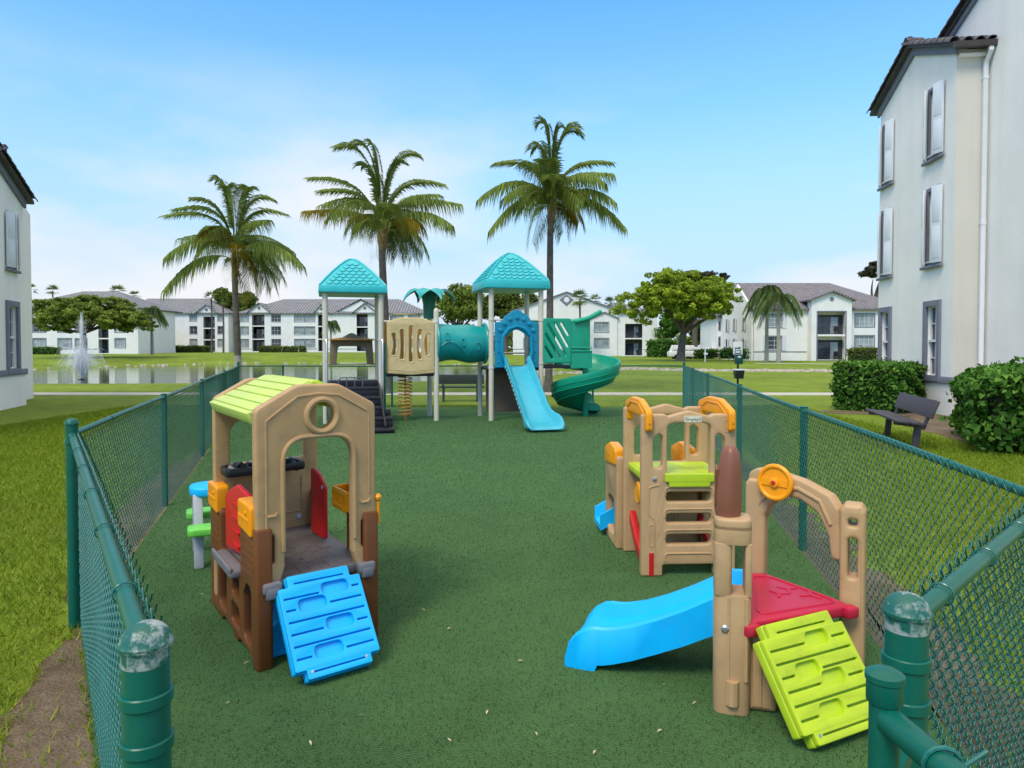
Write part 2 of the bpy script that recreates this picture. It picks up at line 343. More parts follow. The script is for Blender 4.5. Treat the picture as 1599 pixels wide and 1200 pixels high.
GRASS = blade_mat('grass blades', (0.09756,0.1675,0.01069), (0.1951,0.2848,0.01603), (0.374,0.3854,0.05876)); TURFB = blade_mat('turf fibres', (0.01942,0.05035,0.02003), (0.03706,0.08517,0.0329), (0.09711,0.1408,0.07156), 0.2)
LEAF_D = blade_mat('dark glossy leaves', (0.02835,0.081,0.01215), (0.07088,0.1823,0.0243), (0.1721,0.3443,0.05063), 0.25)
LEAF_O = blade_mat('olive leaves', (0.09199,0.1421,0.02406), (0.1971,0.2683,0.0421), (0.3418,0.4263,0.07519)); LEAF_Y = blade_mat('yellow green leaves', (0.1021,0.1668,0.01814), (0.2654,0.3691,0.02722), (0.5104,0.5954,0.06804))
LEAF_B = blade_mat('dark needle foliage', (0.024,0.033,0.018), (0.06,0.063,0.0375), (0.1275,0.105,0.0675)); LEAF_M = blade_mat('mid green leaves', (0.05625,0.09375,0.01875), (0.1313,0.1781,0.03375), (0.225,0.2812,0.05625))
FROND = blade_mat('palm leaflets', (0.1006,0.1476,0.03392), (0.1901,0.2618,0.05653), (0.3353,0.4046,0.08479), 0.3); FRONDY = blade_mat('yellowing palm leaflets', (0.12,0.104,0.012), (0.24,0.192,0.016), (0.288,0.24,0.048), 0.35)
FRONDQ = blade_mat('queen palm leaflets', (0.06,0.10,0.035), (0.11,0.17,0.06), (0.20,0.27,0.06), 0.35)
BARK = mat('grey bark', (0.13, 0.11, 0.095), 0.95, 0.3, 5, 0.8, 16, 0.1, dirt=0.5, dcol=(0.06,0.05,0.045)); BARKL = mat('pale palm bark', (0.34, 0.31, 0.27), 0.95, 0.2, 5, 0.6, 14, 0.1, dirt=0.5, dcol=(0.15,0.13,0.11))
WATER = bpy.data.materials.new('lake water'); WATER.use_nodes = True
_t = WATER.node_tree; _b = _t.nodes['Principled BSDF']; _b.inputs['Base Color'].default_value = (0.028, 0.034, 0.024, 1); _b.inputs['Roughness'].default_value = 0.04; _b.inputs['Specular IOR Level'].default_value = 0.5
_c = _t.nodes.new('ShaderNodeTexCoord'); _m = _t.nodes.new('ShaderNodeMapping'); _m.inputs['Scale'].default_value = (0.6, 2.2, 1); _n = _t.nodes.new('ShaderNodeTexNoise'); _n.inputs['Scale'].default_value = 1.6; _n.inputs['Detail'].default_value = 4
_p = _t.nodes.new('ShaderNodeBump'); _p.inputs['Strength'].default_value = 0.25; _p.inputs['Distance'].default_value = 0.03
_t.links.new(_c.outputs['Object'], _m.inputs[0]); _t.links.new(_m.outputs[0], _n.inputs['Vector']); _t.links.new(_n.outputs[0], _p.inputs['Height']); _t.links.new(_p.outputs[0], _b.inputs['Normal'])
SPRAY = bpy.data.materials.new('white water spray'); SPRAY.use_nodes = True
_t = SPRAY.node_tree; _b = _t.nodes['Principled BSDF']; _b.inputs['Base Color'].default_value = (0.86, 0.9, 0.93, 1); _b.inputs['Roughness'].default_value = 0.4; _b.inputs['Alpha'].default_value = 0.32

# ---------------------------------------------------------------- ground, lake, turf, path
LAKE_Z = -0.70
lake_px = [(-60,606,'n'),(120,606,'n'),(300,606,'n'),(480,604,'n'),(620,603,'n'),(720,600,'n'),(800,594,'n'),(850,588,'n'),(868,583,'n'),(850,578,'n'),(780,573,'n'),(690,570,'n'),(560,568.5,'n'),(430,568,'n'),(330,568.5,'n'),(240,571,'n'),(150,574.5,'n'),(40,577.5,'n'),(-60,579,'n')]
LAKE = []
for px, py, _ in lake_px:
    d = (EYE - LAKE_Z) * FPX / (py - HZ); LAKE.append((X_(px, d), d))
LAKE = np.array(LAKE)
def inside(px, py, poly):
    c = np.zeros(px.shape, bool); n = len(poly); j = n-1
    for i in range(n):
        xi, yi = poly[i]; xj, yj = poly[j]
        k = ((yi > py) != (yj > py)) & (px < (xj-xi)*(py-yi)/((yj-yi) + 1e-12) + xi); c ^= k; j = i
    return c
def seg_dist(px, py, poly):
    d = np.full(px.shape, 1e9); n = len(poly)
    for i in range(n):
        ax, ay = poly[i]; bx_, by = poly[(i+1) % n]
        t = np.clip(((px-ax)*(bx_-ax)+(py-ay)*(by-ay))/((bx_-ax)**2+(by-ay)**2+1e-9), 0, 1)
        d = np.minimum(d, np.hypot(px-ax-t*(bx_-ax), py-ay-t*(by-ay)))
    return d
def sstep(a, b, x):
    t = np.clip((x-a)/(b-a), 0, 1); return t*t*(3-2*t)
def gz(x, y):
    x = np.asarray(x, float); y = np.asarray(y, float)
    base = 0.65*sstep(70, 145, y)*sstep(30, -20, x) + 0.12*sstep(60, 120, y)*sstep(-20, 30, x) - 0.012
    sd_ = seg_dist(x, y, LAKE); ins = inside(x, y, LAKE)
    out = LAKE_Z + (base - LAKE_Z)*sstep(-0.5, 9.0, sd_)
    z = np.where(sd_ < 9.0, np.minimum(base, out), base)
    z = np.where(ins, LAKE_Z - 0.9*sstep(0, 5, sd_) - 0.02, z)
    # the shallow dip with stones to the east of the lake
    z = z - 0.22*np.exp(-((y-58)/7.0)**2)*sstep(8, 14, x)*sstep(48, 30, x)
    return z
ys = np.concatenate([np.arange(-8, 30, 0.9), np.arange(30, 120, 1.6), np.arange(120, 260, 6), np.array([300, 400, 600, 1000, 1800, 3000])])
xs = np.concatenate([np.array([-3000, -1500, -800, -400, -250]), np.arange(-180, -60, 6), np.arange(-60, 60, 1.5), np.arange(60, 181, 6), np.array([250, 400, 800, 1500, 3000])])
XX, YY = np.meshgrid(xs, ys); ZZ = gz(XX.ravel(), YY.ravel())
vv = np.stack([XX.ravel(), YY.ravel(), ZZ], 1); nx = len(xs); ny = len(ys)
ii = (np.arange(ny-1)[:,None]*nx + np.arange(nx-1)[None,:]).ravel()
struct(raw('lawn', vv, np.stack([ii, ii+1, ii+nx+1, ii+nx], 1), LAWN, smooth=True))
wm = MB(); wm.add([(*p, LAKE_Z) for p in [(-120,36),(60,36),(60,130),(-120,130)]], [(0,1,2,3)]); struct(wm.build('lake', WATER, smooth=False))
# fence corner points
FL0, FL1 = V(-0.623,1.163), V(-2.649,4.15); FLb = V(-7.72,19.5); FRb = V(4.90,19.7); FR1 = V(1.83,2.34); FR0 = V(0.749,1.30)
tf = [(-0.62,-1.5),(FL0.x,FL0.y),(FL1.x+0.03,FL1.y),(FLb.x+0.03,FLb.y),(FRb.x-0.02,FRb.y),(FR1.x-0.02,FR1.y),(FR0.x,FR0.y),(0.75,-1.5)]
tb = MB(); tb.add([(x,y,0.0) for x,y in tf], [tuple(range(len(tf)))])
struct(tb.build('turf', TURF, smooth=False))
pth = MB()
pp = [(-70,25.1),(-30,25.2),(-12,25.3),(0,25.35),(12,25.2),(30,25.0),(70,24.8)]
secs = []
for x, y in pp:
    z = 0.004; secs.append([V(x,y-0.65,z-0.1),V(x,y-0.65,z),V(x,y+0.65,z),V(x,y+0.65,z-0.1)])
pth.loft(secs); struct(pth.build('path', CONC, smooth=False))
pt2 = MB(); secs = []
for x, y in [(26,74),(34,70.5),(44,68.5),(60,68),(90,70)]:
    z = float(gz(x,y))+0.02; secs.append([V(x,y-0.8,z-0.1),V(x,y-0.8,z),V(x,y+0.8,z),V(x,y+0.8,z-0.1)])
pt2.loft(secs); struct(pt2.build('path', CONC, smooth=False))

def soil(pts, dz, name='soil'):
    """bare earth with a ragged outline"""
    out = []; n = len(pts)
    for i in range(n):
        a = Vector(pts[i]); b = Vector(pts[(i+1)%n]); k = max(2, int((b-a).length/0.06))
        for j in range(k):
            p = a.lerp(b, j/k); q = (b-a).orthogonal().normalized() if (b-a).length else Vector((0,0))
            s_ = (p.x*7.1+p.y*5.3); out.append(p + q*(0.05*math.sin(s_)+0.035*math.sin(s_*2.7+1)+random.uniform(-0.015,0.015)))
    m = MB(); m.add([(p.x,p.y,dz) for p in out], [tuple(range(len(out)))]); o = m.build(name, SOIL, smooth=False); struct(o)
def along(a, b, t, off):
    d = (b-a); nrm = V(-d.y, d.x).normalized(); p = a + d*t + nrm*off; return (p.x, p.y)
soil([along(FL0,FL1,-0.3,-0.15), along(FL0,FL1,1.02,-0.15), along(FL0,FL1,0.95,0.10), along(FL0,FL1,0.72,0.34), along(FL0,FL1,0.5,0.46), along(FL0,FL1,0.25,0.42), along(FL0,FL1,-0.3,0.36)], -0.004)
soil([along(FL1,FLb,-0.01,-0.16), along(FL1,FLb,0.55,-0.16), along(FL1,FLb,0.48,0.14), along(FL1,FLb,0.3,0.5), along(FL1,FLb,0.12,0.42), along(FL1,FLb,0.02,0.1)], -0.005)
soil([along(FR1,FRb,-0.02,0.16), along(FR1,FRb,0.75,0.16), along(FR1,FRb,0.7,-0.10), along(FR1,FRb,0.4,-0.25), along(FR1,FRb,0.15,-0.45), along(FR1,FRb,0.0,-0.45)], -0.005)
soil([(7.9,11.4),(8.3,13.3),(8.6,15.2),(9.8,17.0),(8.2,17.8),(8.0,18.6),(10.4,18.4),(11.2,16.6),(11.0,13.5),(10.5,11.5)], -0.006)
soil([(6.1,11.0),(6.5,10.9),(6.95,13.3),(6.5,13.4)], -0.007)

# ---------------------------------------------------------------- grass and turf blades
def blades(name, m, P, hmin, hmax, wid, lean, label, cat, zf=None, tone=None):
    n = len(P); a = rng.uniform(0, 2*np.pi, n); h = rng.uniform(hmin, hmax, n); w_ = wid*rng.uniform(0.7, 1.3, n)*(1 + 0.09*np.maximum(P[:,1]-4, 0))
    dx, dy = np.cos(a), np.sin(a); ln = h*rng.uniform(0.2, lean, n); b = rng.uniform(0, 2*np.pi, n)
    z0 = np.zeros(n) if zf is None else zf
    v = np.empty((n,3,3)); v[:,0] = np.stack([P[:,0]-dx*w_/2, P[:,1]-dy*w_/2, z0-0.002], 1); v[:,1] = np.stack([P[:,0]+dx*w_/2, P[:,1]+dy*w_/2, z0-0.002], 1)
    v[:,2] = np.stack([P[:,0]+np.cos(b)*ln, P[:,1]+np.sin(b)*ln, z0+h], 1)
    tn = np.clip(rng.normal(0.45, 0.22, n) if tone is None else tone, 0, 1)
    o = raw(name, v.reshape(-1,3), np.arange(n*3).reshape(-1,3), m, attr=tn)
    tag(o, label, cat, kind='stuff'); return o
def scatter(n, x0, x1, y0, y1, pw=1.6):
    u = rng.uniform(0, 1, n)**pw
    return np.stack([rng.uniform(x0, x1, n), y0 + (y1-y0)*u], 1)
def side(P, a, b): return (b.x-a.x)*(P[:,1]-a.y) - (b.y-a.y)*(P[:,0]-a.x)
TP = np.array(tf)
P = scatter(480000, -6.5, 4.2, 1.75, 17.0, 2.3); k = np.abs(P[:,0]) < P[:,1]*0.80; P = P[k]; P = P[inside(P[:,0], P[:,1], TP)]
blades('turf_fibres', TURFB, P, 0.006, 0.016, 0.0035, 1.6, 'short curly artificial turf fibres covering the fenced play area', 'turf')
P = scatter(300000, -11, -1.0, 1.2, 20.0, 1.7); P = P[(np.abs(P[:,0]) < P[:,1]*0.85+0.4)]
P = P[~inside(P[:,0], P[:,1], TP)]
sm = np.array([along(FL0,FL1,-0.3,0.0), along(FL0,FL1,0.95,0.0), along(FL0,FL1,0.9,0.12), along(FL0,FL1,0.72,0.26), along(FL0,FL1,0.5,0.36), along(FL0,FL1,0.25,0.32), along(FL0,FL1,-0.3,0.27)])
k = ~inside(P[:,0], P[:,1], sm) | (rng.uniform(0,1,len(P)) < 0.05 + 0.5*np.exp(-seg_dist(P[:,0], P[:,1], sm)/0.05)*(side(P, FL0, FL1)/(FL1-FL0).length > 0.15)*(np.sin(P[:,0]*31)*np.sin(P[:,1]*27) > -0.2)); P = P[k]
ddl = side(P, FL1, FLb)/(FLb-FL1).length; k = (P[:,1] < 4.15) | (P[:,1] > 11.5) | (ddl > 0.12 + 0.3*np.sin(np.clip((P[:,1]-4.1)/7.4,0,1)*np.pi)) | (rng.uniform(0,1,len(P)) < 0.12); P = P[k]
ds = seg_dist(P[:,0], P[:,1], sm); tone = rng.normal(0.46, 0.2, len(P)) + 0.5*np.exp(-(ds/0.25)**2)*rng.uniform(0,1,len(P))
blades('grass', GRASS, P, 0.025, 0.07, 0.009, 1.5, 'mown lawn grass outside the fence on the lake side, drying to straw at the bare earth', 'grass', tone=tone)
P = scatter(220000, 1.0, 9.5, 1.6, 20.0, 1.5); P = P[(np.abs(P[:,0]) < P[:,1]*0.85+0.4)]; P = P[~inside(P[:,0], P[:,1], TP)]
dd = side(P, FR1, FRb)/(FRb-FR1).length
k = (dd < -0.45) | (rng.uniform(0,1,len(P)) < 0.12); P = P[k]
k = (P[:,0] < 7.9 + rng.normal(0,0.15,len(P))) | (P[:,1] < 11.5); P = P[k]
blades('grass', GRASS, P, 0.025, 0.065, 0.008, 1.5, 'mown lawn grass between the play area fence and the three storey building', 'grass')
# dry leaf litter on the turf
lp = [(1033,1155),(893,1148),(838,1160),(600,1090),(380,1045),(311,935),(812,1042),(700,990),(660,960),(930,1190),(1088,1110),(690,880),(560,1130),(350,1110),(760,1125),(905,745),(940,652),(655,665),(1200,910),(1040,1080),(480,1175),(985,1000),(700,1170),(1240,935),(1300,900)]
lm = MB()
for px, py in lp:
    d = EYE*FPX/(py-HZ); a = random.uniform(0,6.28); l = random.uniform(0.010,0.022)*(1.4 if py > 1150 else 1); ww = l*random.uniform(0.12,0.3)
    c = V(X_(px,d), d, 0.014); u = V(math.cos(a),math.sin(a),0); q = V(-u.y,u.x,0)
    lm.add([c-u*l, c+q*ww+V(0,0,0.004), c+u*l+V(0,0,0.003), c-q*ww+V(0,0,0.006)], [(0,1,2,3)])
tag(lm.build('leaf_litter', mat('dry leaf', (0.55,0.47,0.30), 0.8, 0.3, 20), smooth=False), 'scattered dry leaf scraps lying on the green turf', 'leaves', kind='stuff')
# ---------------------------------------------------------------- chain link fences
def wire_mesh(A, B, off, z0, z1, parent, p=0.0345, r=0.0024, fine=True):
    """woven zigzag wires between ground points A and B, offset sideways by off; every other diagonal passes in front"""
    d = (B-A); Ln = d.length; t = d/Ln; nr = V(-t.y, t.x)
    nw = int(Ln/p); nk = int((z1-z0)/p)+1
    i = np.arange(nw)[:,None]; k = np.arange(nk)[None,:]
    s = np.where(i % 2 == 0, (i + (k % 2))*p, (i + ((k+1) % 2))*p)
    z = z0 + k*p + np.zeros((nw,nk)) + 0.004*np.sin(s*0.9)
    nrm = off + 0.010*np.sin(s*1.7 + 0.6)*np.sin(np.pi*k/nk)
    if fine:
        fr = np.array([0.0, 0.22, 0.78]); S, Z, Q = [], [], []
        sg = np.where((k + i) % 2 == 0, 1.0, -1.0)
        for f, h in zip(fr, (0.0, 0.0062, 0.0062)):
            S.append(s[:,:-1]*(1-f) + s[:,1:]*f); Z.append(z[:,:-1]*(1-f) + z[:,1:]*f); Q.append(nrm[:,:-1]*(1-f) + nrm[:,1:]*f + sg[:,:-1]*h)
        s = np.stack(S,2).reshape(nw,-1); z = np.stack(Z,2).reshape(nw,-1); nrm = np.stack(Q,2).reshape(nw,-1); nk = s.shape[1]
    px = A.x + t.x*s + nr.x*nrm; py = A.y + t.y*s + nr.y*nrm
    C = np.stack([px, py, z], 2)
    m = 4; ring = []
    for j in range(m):
        a = 2*np.pi*j/m + 0.4
        ring.append(np.array([t.x*np.cos(a)*1.25 + nr.x*np.sin(a), t.y*np.cos(a)*1.25 + nr.y*np.sin(a), 0.0])*r)
    ring = np.array(ring)
    Vv = (C[:,:,None,:] + ring[None,None,:,:])
    idx = np.arange(nw*nk*m).reshape(nw,nk,m)
    a = idx[:,:-1,:]; b = np.roll(idx,-1,2)[:,:-1,:]; c = np.roll(idx,-1,2)[:,1:,:]; e = idx[:,1:,:]
    F = np.stack([a,b,c,e],3).reshape(-1,4)
    Vv = Vv.reshape(-1,3) - np.array([parent.location.x, parent.location.y, 0])
    o = raw('wire_mesh', Vv, F, FWIRE, parent, smooth=True); o['kind'] = 'stuff'; return o
def fence(label, A, B, posts, off, rail_z=1.165, z1=1.215, ties=0, group=None, fine=True, rr_=0.0185):
    th = thing('chain_link_fence', label, 'fence', (A.x, A.y, 0), 0, group)
    L0 = V(A.x, A.y, 0); t = (B-A).normalized()
    for q, r, h in posts:
        p = V(q.x, q.y, 0) - L0; m = MB(); m.tube([p+V(0,0,-0.05), p+V(0,0,h)], r, 20)
        for zz in ((h-0.10, h-0.18, h-0.42) if r > 0.036 else (h-0.12,)):
            m.lathe([(r+0.003,zz-0.011),(r+0.005,zz-0.009),(r+0.005,zz+0.009),(r+0.003,zz+0.011)], 24, c=p)
        po = m.build('post', FGREEN, th)
        if r > 0.033:
            c = MB(); rr = r*1.04
            c.lathe([(rr*0.97,h-0.042),(rr*0.98,h-0.014),(rr*1.11,h-0.012),(rr*1.12,h-0.006),(rr*1.02,h)]+[(rr*0.99*math.cos(a), h+rr*0.72*math.sin(a)) for a in (0.25,0.5,0.75,1.0,1.2,1.4,1.52)], 28, c=p)
            c.build('cap', FCAP if r > 0.036 else FGREEN, po)
    m = MB(); n = 12; a3 = V(A.x,A.y,0)-L0; b3 = V(B.x,B.y,0)-L0
    m.tube([a3.lerp(b3, i/n)+V(0,0,rail_z + (0.006*math.sin(i*1.3) if (B-A).length > 5 else 0.0)) for i in range(n+1)], rr_, 16)
    m.build('top_rail', FGREEN, th)
    nr = V(-t.y, t.x, 0)
    for i in range(ties):
        s = (i+0.6)/ties; c = a3.lerp(b3, s)+V(0,0,rail_z); tm = MB()
        tt = V(t.x,t.y,0); pts = [c + tt*(0.010*j/16) + (nr*math.cos(j*0.45) + V(0,0,math.sin(j*0.45)))*0.0235 for j in range(16)]
        pts += [pts[-1] + nr*(off*0.5) + V(0,0,-0.03)]
        tm.tube(pts, 0.0022, 6); tm.build('tie_wire', FWIRE, th)
    wire_mesh(A + t*0.045, B - t*0.03, off, 0.02, z1, th, fine=fine, r=0.0024 if fine else 0.0028)
    return th
P_ = lambda a, b, y: a + (b-a)*((y-a.y)/(b.y-a.y))
fence('green chain link wing fence from the worn capped post to the lake side corner', FL0, FL1, [(FL0,0.0375,1.197)], -0.035, ties=6)
fence('green chain link fence between the toy playhouse and the lake side lawn', FL1, FLb, [(FL1,0.034,1.24)]+[(P_(FL1,FLb,y),0.029,1.20) for y in (7.35,10.75,14.9)]+[(FLb,0.034,1.27)], -0.024, ties=10, z1=1.19)
fence('green chain link fence behind the roofed play structure along the path', FLb, FRb, [(V(-6.47,19.52),0.029,1.2),(V(-3.4,19.57),0.029,1.2),(V(-0.4,19.61),0.029,1.2),(V(2.3,19.66),0.029,1.2)], -0.03, fine=False)
fence('green chain link fence running beside the dark bench and the three storey building', FR1, FRb, [(FR1,0.034,1.24)]+[(P_(FR1,FRb,y),0.031,1.20) for y in (5.75,9.25,13.3,16.6)]+[(FRb,0.034,1.27)], 0.022, ties=14, z1=1.195)
fence('green chain link wing fence beside the lime ramp and the open gate', FR0, FR1, [(FR0,0.0375,1.197)], 0.032, ties=4)
g = thing('gate', 'green pipe and chain link gate swung open against the stout gate post', 'gate', (0.562, 1.03, 0))
m = MB(); m.tube([V(0,0,0.04), V(0,0,1.19)], 0.0215, 18)
m.lathe([(0.0235,1.155),(0.0255,1.158),(0.0255,1.188),(0.0275,1.19),(0.0275,1.199),(0.018,1.205),(0.004,1.207)], 24); m.build('frame_upright', FGREEN, g)
m = MB(); m.tube([V(0.0,-0.015,1.135), V(0.045,-0.6,1.135), V(0.09,-1.2,1.135)], 0.0205, 16); m.build('top_rail', FGREEN, g)
m = MB(); m.tube([V(0.0,-0.015,0.08), V(0.09,-1.2,0.08)], 0.0205, 12); m.build('bottom_rail', FGREEN, g)
m = MB(); m.tube([V(0.09,-1.2,0.04), V(0.09,-1.2,1.16)], 0.0215, 12); m.build('frame_upright', FGREEN, g)
for yy in (-0.13,):
    m = MB(); c = V(0.01,yy,1.135)
    m.tube([c + V(math.cos(j*0.5)*0.0245, 0.0012*j, math.sin(j*0.5)*0.0245) for j in range(-5,11)] + [c+V(0.07,0.02,0.01)], 0.0032, 6); m.build('tie_wire', FWIRE, g)
wire_mesh(V(0.60,1.0), V(0.68,-0.15), 0.0, 0.1, 1.15, g)
for zz in (0.3, 0.98): m = MB(); m.box((0.075,0.11,zz), (0.17,0.035,0.03), rz=0.9); m.lathe([(0.03,zz-0.025),(0.032,zz-0.02),(0.032,zz+0.02),(0.03,zz+0.025)], 16); m.build('hinge', FGREEN, g)

# ---------------------------------------------------------------- toy playhouse climber
A = V(-1.33, 3.549, 0); ex = V(0.55,0.464,0); ey = V(-0.663,0.971,0); W0 = ex.length; D0 = ey.length; ex.normalize(); ey.normalize()
XF = frame((0,0), ex, ey)
ph = thing('playhouse', 'tan and brown toy playhouse climber with lime roof and sky blue ramp', 'playhouse', A)
def part(mb, name, m, par=ph, X=XF, **k): return mb.build(name, m, par, X=X, **k)
# gable panels: u along x from 0.01 to W-0.01
gx0, gx1 = 0.012, W0-0.008
def gable_panel(y, front):
    mb = MB(); um = (gx0+gx1)/2; zb = 0.42 if front else 0.02
    out = rpoly([(gx0,zb,0.02),(gx0+0.155,zb,0.02),(gx0+0.155,zb+0.02,0.005),(gx1-0.155,zb+0.02,0.005),(gx1-0.155,zb,0.02),(gx1,zb,0.02),(gx1,1.365,0.045),(um+0.13,1.485,0.10),(um-0.13,1.485,0.10),(gx0,1.365,0.045)], 0.03, 5)
    if front:
        out = rpoly([(gx0,0.44,0.015),(gx0+0.13,0.44,0.02),(gx0+0.155,0.52,0.02),(gx0+0.155,1.19,0.13),(gx1-0.145,1.19,0.13),(gx1-0.145,0.52,0.02),(gx1-0.12,0.44,0.02),(gx1,0.44,0.015),(gx1,1.365,0.045),(um+0.12,1.488,0.11),(um-0.12,1.488,0.11),(gx0,1.365,0.045)], 0.03, 6)
        holes = [circ(um+0.02, 1.315, 0.075, 28), stad(gx0+0.075,0.62,0.045,0.16), stad(gx1-0.07,0.62,0.045,0.16)]
        mb.panel(out, holes, 0.075, 0.014, O=(0,y,0), res=2)
        mb.torus(0.09, 0.018, 32, 8, c=(um+0.02,y-0.037,1.315), ax='Y')
        # moulded door surround and gable bead
        a0, a1 = gx0+0.145, gx1-0.135
        loop = rpoly([(a0,0.60,0),(a0,1.205,0.14),(a1,1.205,0.14),(a1,0.60,0)], 0.0, 8)[:]
        mb.tube([V(u,y-0.036,z) for u,z in loop], 0.014, 8)
        mb.tube([V(gx0+0.055,y-0.0375,0.70),V(gx0+0.055,y-0.0375,1.30)]+[V(u,y-0.0375,z) for u,z in [(gx0+0.10,1.335),(um-0.12,1.425),(um,1.437),(um+0.12,1.425),(gx1-0.06,1.33)]], 0.007, 6)
        mb.tube([V(gx1-0.045,y-0.0375,0.85),V(gx1-0.045,y-0.0375,1.30)], 0.006, 6)
        for u in (gx0+0.082, gx1-0.072): mb.tube([V(u-0.03,y-0.038,0.815),V(u-0.022,y-0.041,0.80),V(u+0.022,y-0.041,0.80),V(u+0.03,y-0.038,0.815)], 0.008, 6)
    else:
        holes = [arch(gx0+0.10, gx1-0.10, 0.93, 1.22, 0.12)]
        mb.panel(out, holes, 0.07, 0.014, O=(0,y,0), res=2)
        mb.tube([V(gx0+0.12,y-0.036,0.80),V(gx0+0.12,y-0.036,0.56),V(gx1-0.12,y-0.036,0.56),V(gx1-0.12,y-0.036,0.80)], 0.007, 6)
    return part(mb, 'gable_panel', TAN, seg=2)
fp = gable_panel(0.055, True); bp_ = gable_panel(D0-0.10, False)
m = MB(); m.lathe([(0.02,0),(0.02,0.012),(0.012,0.016)], 14, M=Matrix.Translation((gx1-0.14,D0-0.135,0.52)) @ Matrix.Rotation(R(90),4,'X')); part(m, 'bolt_cover', LGREY, bp_)
# roof slopes with raised ribs
um = (gx0+gx1)/2
for sgn in (-1, 1):
    mb = MB(); xe = gx0-0.004 if sgn < 0 else gx1+0.004
    p0 = V(xe,0.085,1.345); p1 = V(um,0.085,1.505); sl_ = (p1-p0); Ls = sl_.length; sl_.normalize(); dy = D0-0.10-0.03-0.085
    Nn = V(0,1,0).cross(sl_)*(1 if sgn > 0 else -1)
    if Nn.z < 0: Nn = -Nn
    def slab(a, b, y0, y1, h0, h1):
        q = [p0+sl_*a, p0+sl_*b]; vs = []
        for y in (y0,y1):
            for h in (h0,h1):
                for c in q: vs.append(c+V(0,y,0)+Nn*h)
        mb.add(vs, [(0,1,3,2),(4,6,7,5),(0,4,5,1),(2,3,7,6),(0,2,6,4),(1,5,7,3)])
    slab(-0.01, Ls, 0, dy, -0.02, 0.004)
    for k in range(5): slab(0.012+k*(Ls-0.02)/5, 0.012+(k+0.86)*(Ls-0.02)/5, 0.012, dy-0.012, 0.003, 0.013)
    slab(-0.022, 0.004, 0, dy, -0.055, 0.008)
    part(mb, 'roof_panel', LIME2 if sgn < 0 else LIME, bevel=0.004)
# brown side walls
def side_wall(x, thick, sgn):
    mb = MB()
    out = rpoly([(0.012,0.0,0.01),(0.10,0.0,0.02),(0.15,0.035,0.02),(0.40,0.035,0.02),(0.45,0.0,0.02),(0.52,0.0,0.02),(0.57,0.035,0.02),(0.80,0.035,0.02),(0.86,0.0,0.02),(D0,0.0,0.02),(D0,0.70,0.03),(0.90,0.70,0.03),(0.87,0.66,0.03),(0.87,0.43,0.02),(0.36,0.43,0.02),(0.36,0.70,0.03),(0.33,0.735,0.03),(0.012,0.735,0.01)], 0.02, 4)
    holes = [rpoly([(0.13,0.08),(0.30,0.08),(0.30,0.33),(0.24,0.40),(0.13,0.40)],0.05), rpoly([(0.40,0.08),(0.60,0.08),(0.60,0.20),(0.40,0.20)],0.03), rpoly([(0.40,0.25),(0.58,0.25),(0.58,0.37),(0.40,0.37)],0.03), rpoly([(0.72,0.08),(0.93,0.08),(0.93,0.33),(0.88,0.40),(0.72,0.40)],0.05), rect(0.98,1.10,0.1,0.36,0.04)]
    mb.panel(out, holes, thick, 0.012, O=(x,0,0), U=(0,1,0), W=(0,0,1), res=1)
    for k in range(6):
        z = 0.475 + k*0.042
        for a, b in ((0.07,0.32),(0.91,1.12)):
            if z < 0.69: mb.box((x-sgn*(thick/2+0.0005),(a+b)/2,z),(0.008,b-a,0.008))
    w_ = part(mb, 'side_wall', BROWN)
    mb = MB(); mb.panel(rpoly([(-0.045,-0.045,0.02),(0.045,-0.045,0.02),(0.045,0.035,0.015),(-0.045,0.035,0.015)],0.02,4), [], 0.738, 0.008, O=(x+sgn*0.012,0.034,0.369), U=(1,0,0), W=(0,1,0)); part(mb, 'corner_post', BROWN)
    return w_
side_wall(0.036, 0.055, 1); side_wall(W0-0.036, 0.055, -1)
# yellow rail caps
for y0, y1, zt, nm in ((0.055,0.33,0.735,'rail_cap'),(0.89,1.15,0.70,'rail_cap')):
    mb = MB(); mb.panel(rpoly([(y0,zt-0.045,0.015),(y1,zt-0.03,0.015),(y1,zt+0.125,0.03),(y0,zt+0.125,0.03)],0.02,4), [], 0.082, 0.012, O=(0.030,0,0), U=(0,1,0), W=(0,0,1), res=2)
    mb.box((-0.0115,(y0+y1)/2,zt+0.04),(0.008,(y1-y0)*0.8,0.012)); mb.lathe([(0.012,0),(0.012,0.006),(0.006,0.008)],12,M=Matrix.Translation((-0.011,(y0*0.7+y1*0.3),zt+0.075))@Matrix.Rotation(R(-90),4,'Y'))
    part(mb, nm, YEL)
# half doors
for x, y0, y1, lean, in_ in ((0.085,0.40,0.78,0.0,1),(W0-0.10,0.40,0.68,0.0,-1)):
    mb = MB()
    if in_ > 0:
        mb.panel(rpoly([(0,0.47,0.02),(0.40,0.47,0.02),(0.40,0.80,0.05),(0.20,0.88,0.06),(0,0.84,0.03)],0.02,4), [], 0.03, 0.010, O=(x,y0,0), U=(-0.12,1,0), W=(0,0,1), res=2)
        for z in (0.52,0.60,0.68,0.76): mb.box((x-0.040,y0+0.24,z),(0.02,0.24,0.012))
    else:
        mb.panel(rpoly([(0,0.46,0.02),(0.23,0.46,0.02),(0.23,0.80,0.05),(0.13,0.87,0.06),(0,0.90,0.03)],0.02,4), [], 0.03, 0.010, O=(x-0.03,y1+0.12,0), U=(0.05,-1,0), W=(0,0,1), res=2)
    dd_ = part(mb, 'half_door', RED)
    mb = MB(); mb.lathe([(0.012,0),(0.012,0.004)],12,M=Matrix.Translation((x-0.018 if in_>0 else x-0.047,(y0+y1)/2+0.02,0.80 if in_<0 else 0.75))@Matrix.Rotation(R(-90),4,'Y')); part(mb, 'hinge_pin', LGREY, dd_)
